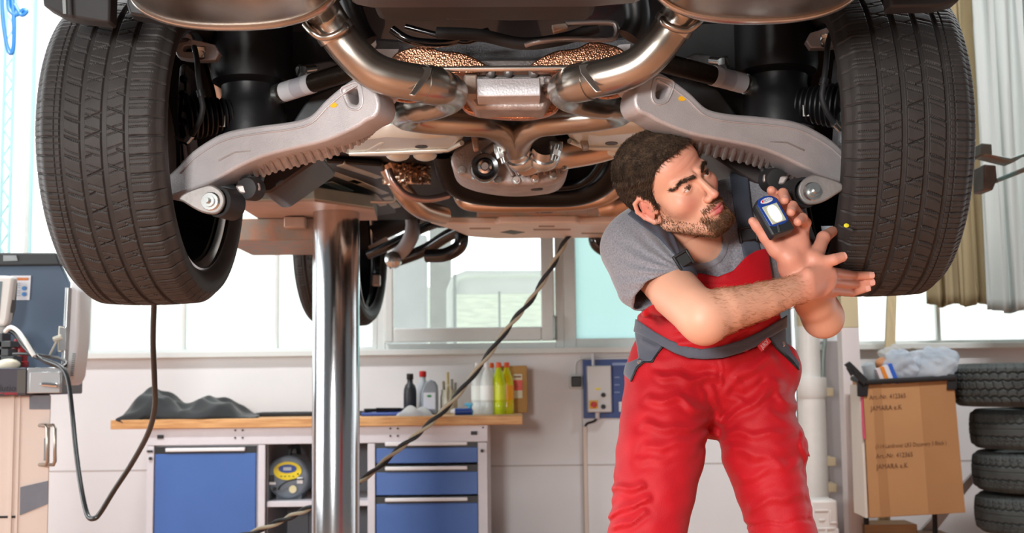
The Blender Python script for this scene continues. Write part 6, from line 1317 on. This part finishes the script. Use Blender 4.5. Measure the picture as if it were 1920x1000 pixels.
def trousers_solid(p):
    d = ell(p, P(1334, 706, 2.77), (.186, .122, .115))
    d = smin(d, ell(p, P(1329, 648, 2.76), (.166, .112, .08)), .05)
    d = smin(d, chain(p, LEGR, [.102, .096, .082, .082, .075], .008), .03)
    d = smin(d, chain(p, LEGL, [.098, .088, .069, .078, .073], .008), .02)
    d = smin(d, ell(p, P(1336, 800, 2.76), (.03, .05, .03)), .02)
    d = smin(d, ell(p, P(1482, 688, 2.74), (.018, .03, .035)), .04)
    d = smin(d, ell(p, P(1498, 838, 2.70), (.015, .05, .03)), .03)
    x, y, s = proj(p); fr = np.clip((2.86-p[:, 1])/.1, 0, 1)
    wx, wy = x+3*np.sin(y*.13+x*.05), y+3*np.sin(x*.11)
    for pts, A_, w_ in FOLDS:
        ld = linedist(wx, wy, pts)/w_; d = d-fr*.8*A_*(np.exp(-np.abs(ld*1.25)**1.3)-.5*np.exp(-(ld-1.6)**2*1.6))
    return d-.0012*np.sin(x*.11+y*.05)*np.sin(y*.09-x*.03)*fr
BELT_UP = [(1176, 585), (1192, 598), (1208, 609), (1227, 622), (1254, 637), (1282, 648), (1315, 655), (1350, 650), (1390, 638), (1425, 622), (1465, 598), (1500, 575)]
BELT_LO = [(1500, 600), (1470, 618), (1441, 635), (1419, 650), (1390, 662), (1355, 672), (1320, 674), (1292, 672), (1266, 663), (1243, 651), (1218, 636), (1195, 625), (1176, 618)]
waistline = [(1100, 618)]+BELT_LO[::-1]+[(1560, 560), (1560, 1600), (1100, 1600)]
def trousers(p): return smax(trousers_solid(p), poly_region(p, waistline), .003)
lo, hi = bbox([V(LEGR[4].x, 2.5, .0), V(LEGL[4].x, 2.9, .0), P(1150, 600, 2.7), P(1520, 600, 2.7)], .1); lo[2] = .06
sdfpart('trousers', lambda p: smax(trousers(p), .08-p[:, 2], .003), lo, hi, .0038, redm, man)
for q in (LEGR[4], LEGL[4]):
    sdfpart('boot', lambda p: smax(smin(caps(p, V(q.x, q.y+.01, .1), V(q.x, q.y+.01, .04), .062, .06), caps(p, V(q.x, q.y, .04), V(q.x+(.01 if q.x > .4 else -.03), q.y-.17, .035), .055, .05), .04), -p[:, 2]+.001, .004), *bbox([V(q.x, q.y-.1, .06)], .2), .006, mat('black_boot', '1d1c1c', .5), man)
def uppers(p): return smin(smin(chest(p), ell(p, P(1329, 650, 2.76), (.160, .108, .1)), .04), trousers_solid(p)+.006, .02)
def bibbase(p): return smin(tee_outer(p), uppers(p), .015)
bx = [P(1170, 470, 2.6), P(1500, 720, 2.95)]
def shell(name, poly, off, th, m, fold=(), parent=man, h=.0028, front=2.84, base=uppers):
    def fn(p):
        d = base(p)-off; x, y, s = proj(p)
        for pts, A_, w_ in fold: d = d-A_*np.exp(-(linedist(x, y, pts)/w_)**2)
        return smax(smax(smax(d, -(d+th), .001), polyd(x, y, poly)*s, .002), p[:, 1]-front, .002)
    a = np.array(poly, float); lo, hi = bbox([P(a[:, 0].min(), a[:, 1].min(), 2.5), P(a[:, 0].max(), a[:, 1].max(), 2.5), P(a[:, 0].min(), a[:, 1].min(), front), P(a[:, 0].max(), a[:, 1].max(), front)], .02)
    return sdfpart(name, fn, lo, hi, h, m, parent)
shell('bib', [(1284, 522), (1298, 512), (1312, 512), (1346, 519), (1374, 508), (1400, 480), (1418, 470), (1434, 466), (1441, 472), (1450, 530), (1466, 604), (1400, 660), (1320, 668), (1250, 650), (1188, 610), (1190, 596), (1216, 575), (1250, 560)], .006, .008, redm, [([(1205, 596), (1235, 600), (1270, 620)], .006, 8), ([(1215, 590), (1260, 615)], -.004, 6), ([(1275, 645), (1340, 640), (1420, 610)], .006, 8), ([(1310, 534), (1370, 534), (1446, 506)], .0015, 2), ([(1375, 640), (1400, 625)], -.005, 6)], base=bibbase)
shell('waist_belt', BELT_UP+BELT_LO, .011, .009, greym, [([(1200, 612), (1262, 645), (1320, 660), (1400, 648), (1470, 605)], -.001, 2)], base=bibbase)
shell('side_panel', [(1186, 606), (1195, 600), (1205, 622), (1243, 651), (1232, 666), (1224, 680), (1208, 680), (1196, 690), (1184, 716), (1166, 700), (1172, 682), (1197, 672), (1194, 650), (1190, 625)], .008, .008, greym, [([(1205, 640), (1225, 650)], .004, 5)])
pip = mat('black_piping', '101012', .5)
shell('pocket_piping', [(1184, 717), (1196, 691), (1208, 681), (1224, 681), (1232, 667), (1244, 651), (1241, 648), (1229, 665), (1221, 677), (1206, 677), (1192, 688), (1180, 716)], .0105, .010, pip)
shell('side_panel', [(1441, 634), (1466, 596), (1475, 600), (1474, 640), (1484, 660), (1500, 682), (1498, 692), (1480, 674), (1455, 652)], .008, .008, greym2)
shell('pocket_piping', [(1440, 634), (1444, 632), (1458, 649), (1482, 670), (1500, 690), (1498, 696), (1478, 676), (1454, 654)], .0105, .010, pip)
def hitY(fun, px, py, y0=2.35, y1=3.):
    Y = np.linspace(y0, y1, 500); d = fun(np.array([tuple(P(px, py, t)) for t in Y], f32)); i = np.argmax(d < 0); return Y[i] if d.min() < 0 else None
def on(px, py, fun, off): Y = hitY(fun, px, py) or 2.65; return P(px, py, Y-off)
lb0 = on(1424, 654, uppers, .018); lb1 = on(1440, 638, uppers, .018); ux = (lb1-lb0).normalized(); uy = V(-.72, -.1, .75); uy = (uy-ux*uy.dot(ux)).normalized()
lb = MB().prism([lb0-uy*.008, lb1+ux*.004-uy*.008, lb1+ux*.004+uy*.007, lb0+uy*.007], ux.cross(uy)*-.0015).build('cloth_label', mat('label_red_cloth', 'd83a40', .6), man)
MB().text('.JUROF', lb0-uy*.005+ux*.002-ux.cross(uy)*-.0022, ux, uy, .0135, .0012, squeeze=.62).build('label_text', M_white, lb)
snapm = mat('snap_steel', 'c9ccd0', .25, 1.)
for px, py in ((1205, 614), (1199, 678), (1467, 646)): q = on(px, py, uppers, .016); MB().lathe([(.0062, 0), (.0062, -.003), (.004, -.0045), (.003, -.003)], q, (0, 1, 0), 16).build('snap_button', snapm, man)
# cargo pocket flap on the outer left thigh
q = [P(1500, 810, 2.68), P(1513, 850, 2.67), P(1519, 858, 2.68), P(1504, 812, 2.72)]
MB().prism([P(1496, 812, 2.66), P(1512, 852, 2.65), P(1520, 858, 2.66), P(1508, 818, 2.68)], (0, .07, 0)).build('pocket_flap', redm, man, bevel=.003)
# straps and buckles
strR = [(1176, 402), (1196, 386), (1225, 402), (1262, 440), (1288, 470), (1312, 520), (1284, 532), (1266, 480), (1235, 446), (1205, 424)]
strL = [(1366, 318), (1402, 318), (1408, 380), (1418, 440), (1430, 480), (1398, 500), (1388, 450), (1376, 390)]
shell('strap', strR, .006, .008, greym2, base=tee_outer, front=3.0)
shell('strap', strL, .006, .008, greym2, base=tee_outer, front=3.0)
def buckle(px, py, ang, w, h):
    q = on(px, py, tee_outer, .014); q1 = on(px, py+8, tee_outer, .014); R = Matrix.Rotation(ang, 3, 'Y')
    b = MB().box(q, (w, .012, h), R).build('buckle', M_black, man, bevel=.003)
    for s in (-1, 1): MB().box(q+R @ V(s*w*.5, -.002, 0), (.006, .014, h*1.25), R).build('buckle_prong', M_black, b, bevel=.002)
    MB().box(q+R @ V(0, -.004, h*.52), (w*.95, .012, .006), R).build('buckle_bar', M_black, b, bevel=.002)
buckle(1281, 488, -.52, .030, .028); buckle(1402, 440, -.12, .036, .030)
# ================================================================ THE LAMP IN HIS LEFT HAND
lq = [P(1405, 376, 2.515), P(1452, 361, 2.53), P(1495, 434, 2.50), P(1446, 447, 2.485)]
lampc = sum(lq, V(0, 0, 0))/4; ul = ((lq[0]+lq[1])-(lq[2]+lq[3])).normalized(); rl = ((lq[1]+lq[2])-(lq[0]+lq[3])); rl = (rl-ul*rl.dot(ul)).normalized(); nl = rl.cross(ul); nl = nl if nl.y < 0 else -nl
hw_, hh_ = .0275, .0455
lt = thing('work_lamp', 'small blue and black lit inspection lamp in the man\'s left hand', 'lamp', lampc-V(0, 0, .04))
def LP(u, v, w=0.): return lampc+rl*(u*hw_)+ul*(v*hh_)+nl*w
outl = [(-.98, -1), (.98, -1), (1, -.9), (1, .72), (.7, .94), (0, 1.03), (-.7, .94), (-1, .72), (-1, -.9)]
MB().prism([LP(u, v, .006) for u, v in outl], nl*-.026).build('housing', mat('lamp_black', '22262a', .45, bump=.1, bscale=90), lt, bevel=.004)
MB().prism([LP(u*.86, v*.9+.04, .0075) for u, v in ((-1, -.6), (-.5, -.72), (.5, -.72), (1, -.6), (1, .75), (.6, 1), (0, 1.06), (-.6, 1), (-1, .75))], nl*-.004).build('blue_face', mat('lamp_blue', '1c3d8c', .35), lt, bevel=.0012)
MB().prism([LP(u, v, .010) for u, v in ((-.62, -.5), (.62, -.5), (.66, .48), (-.66, .48))], nl*-.004).build('lens_frame', mat('lens_grey', 'b4baa8', .3), lt, bevel=.001)
MB().prism([LP(.4*math.copysign(abs(math.cos(a))**.6, math.cos(a)), -.02+.42*math.copysign(abs(math.sin(a))**.8, math.sin(a)), .0115) for a in np.linspace(0, 2*math.pi, 33)[:-1]], nl*-.003).build('light_panel', emit('lit_led', 'fbfff2', 4.), lt)
MB().prism([LP(.54*math.cos(a), .73+.13*math.sin(a), .0095) for a in np.linspace(0, 2*math.pi, 25)[:-1]], nl*-.004).build('badge', M_white, lt)
k = MB().text('BERNER', LP(-.3, .675, .0098), rl, ul, .0098, .0001, squeeze=.72); k.build('badge_text', mat('badge_blue', '1c2f7a', .5), lt)
MB().prism([LP(-.47, .68, .0098), LP(-.33, .68, .0098), LP(-.33, .79, .0098), LP(-.43, .79, .0098)], nl*.0004).build('badge_mark', M_red, lt)
MB().prism([LP(-.5, -.95, .0085), LP(-.3, -.95, .0085), LP(-.12, -.55, .0095), LP(-.3, -.55, .0095)], nl*-.004).build('clip', mat('lamp_clip', '3a3f40', .4), lt, bevel=.001)
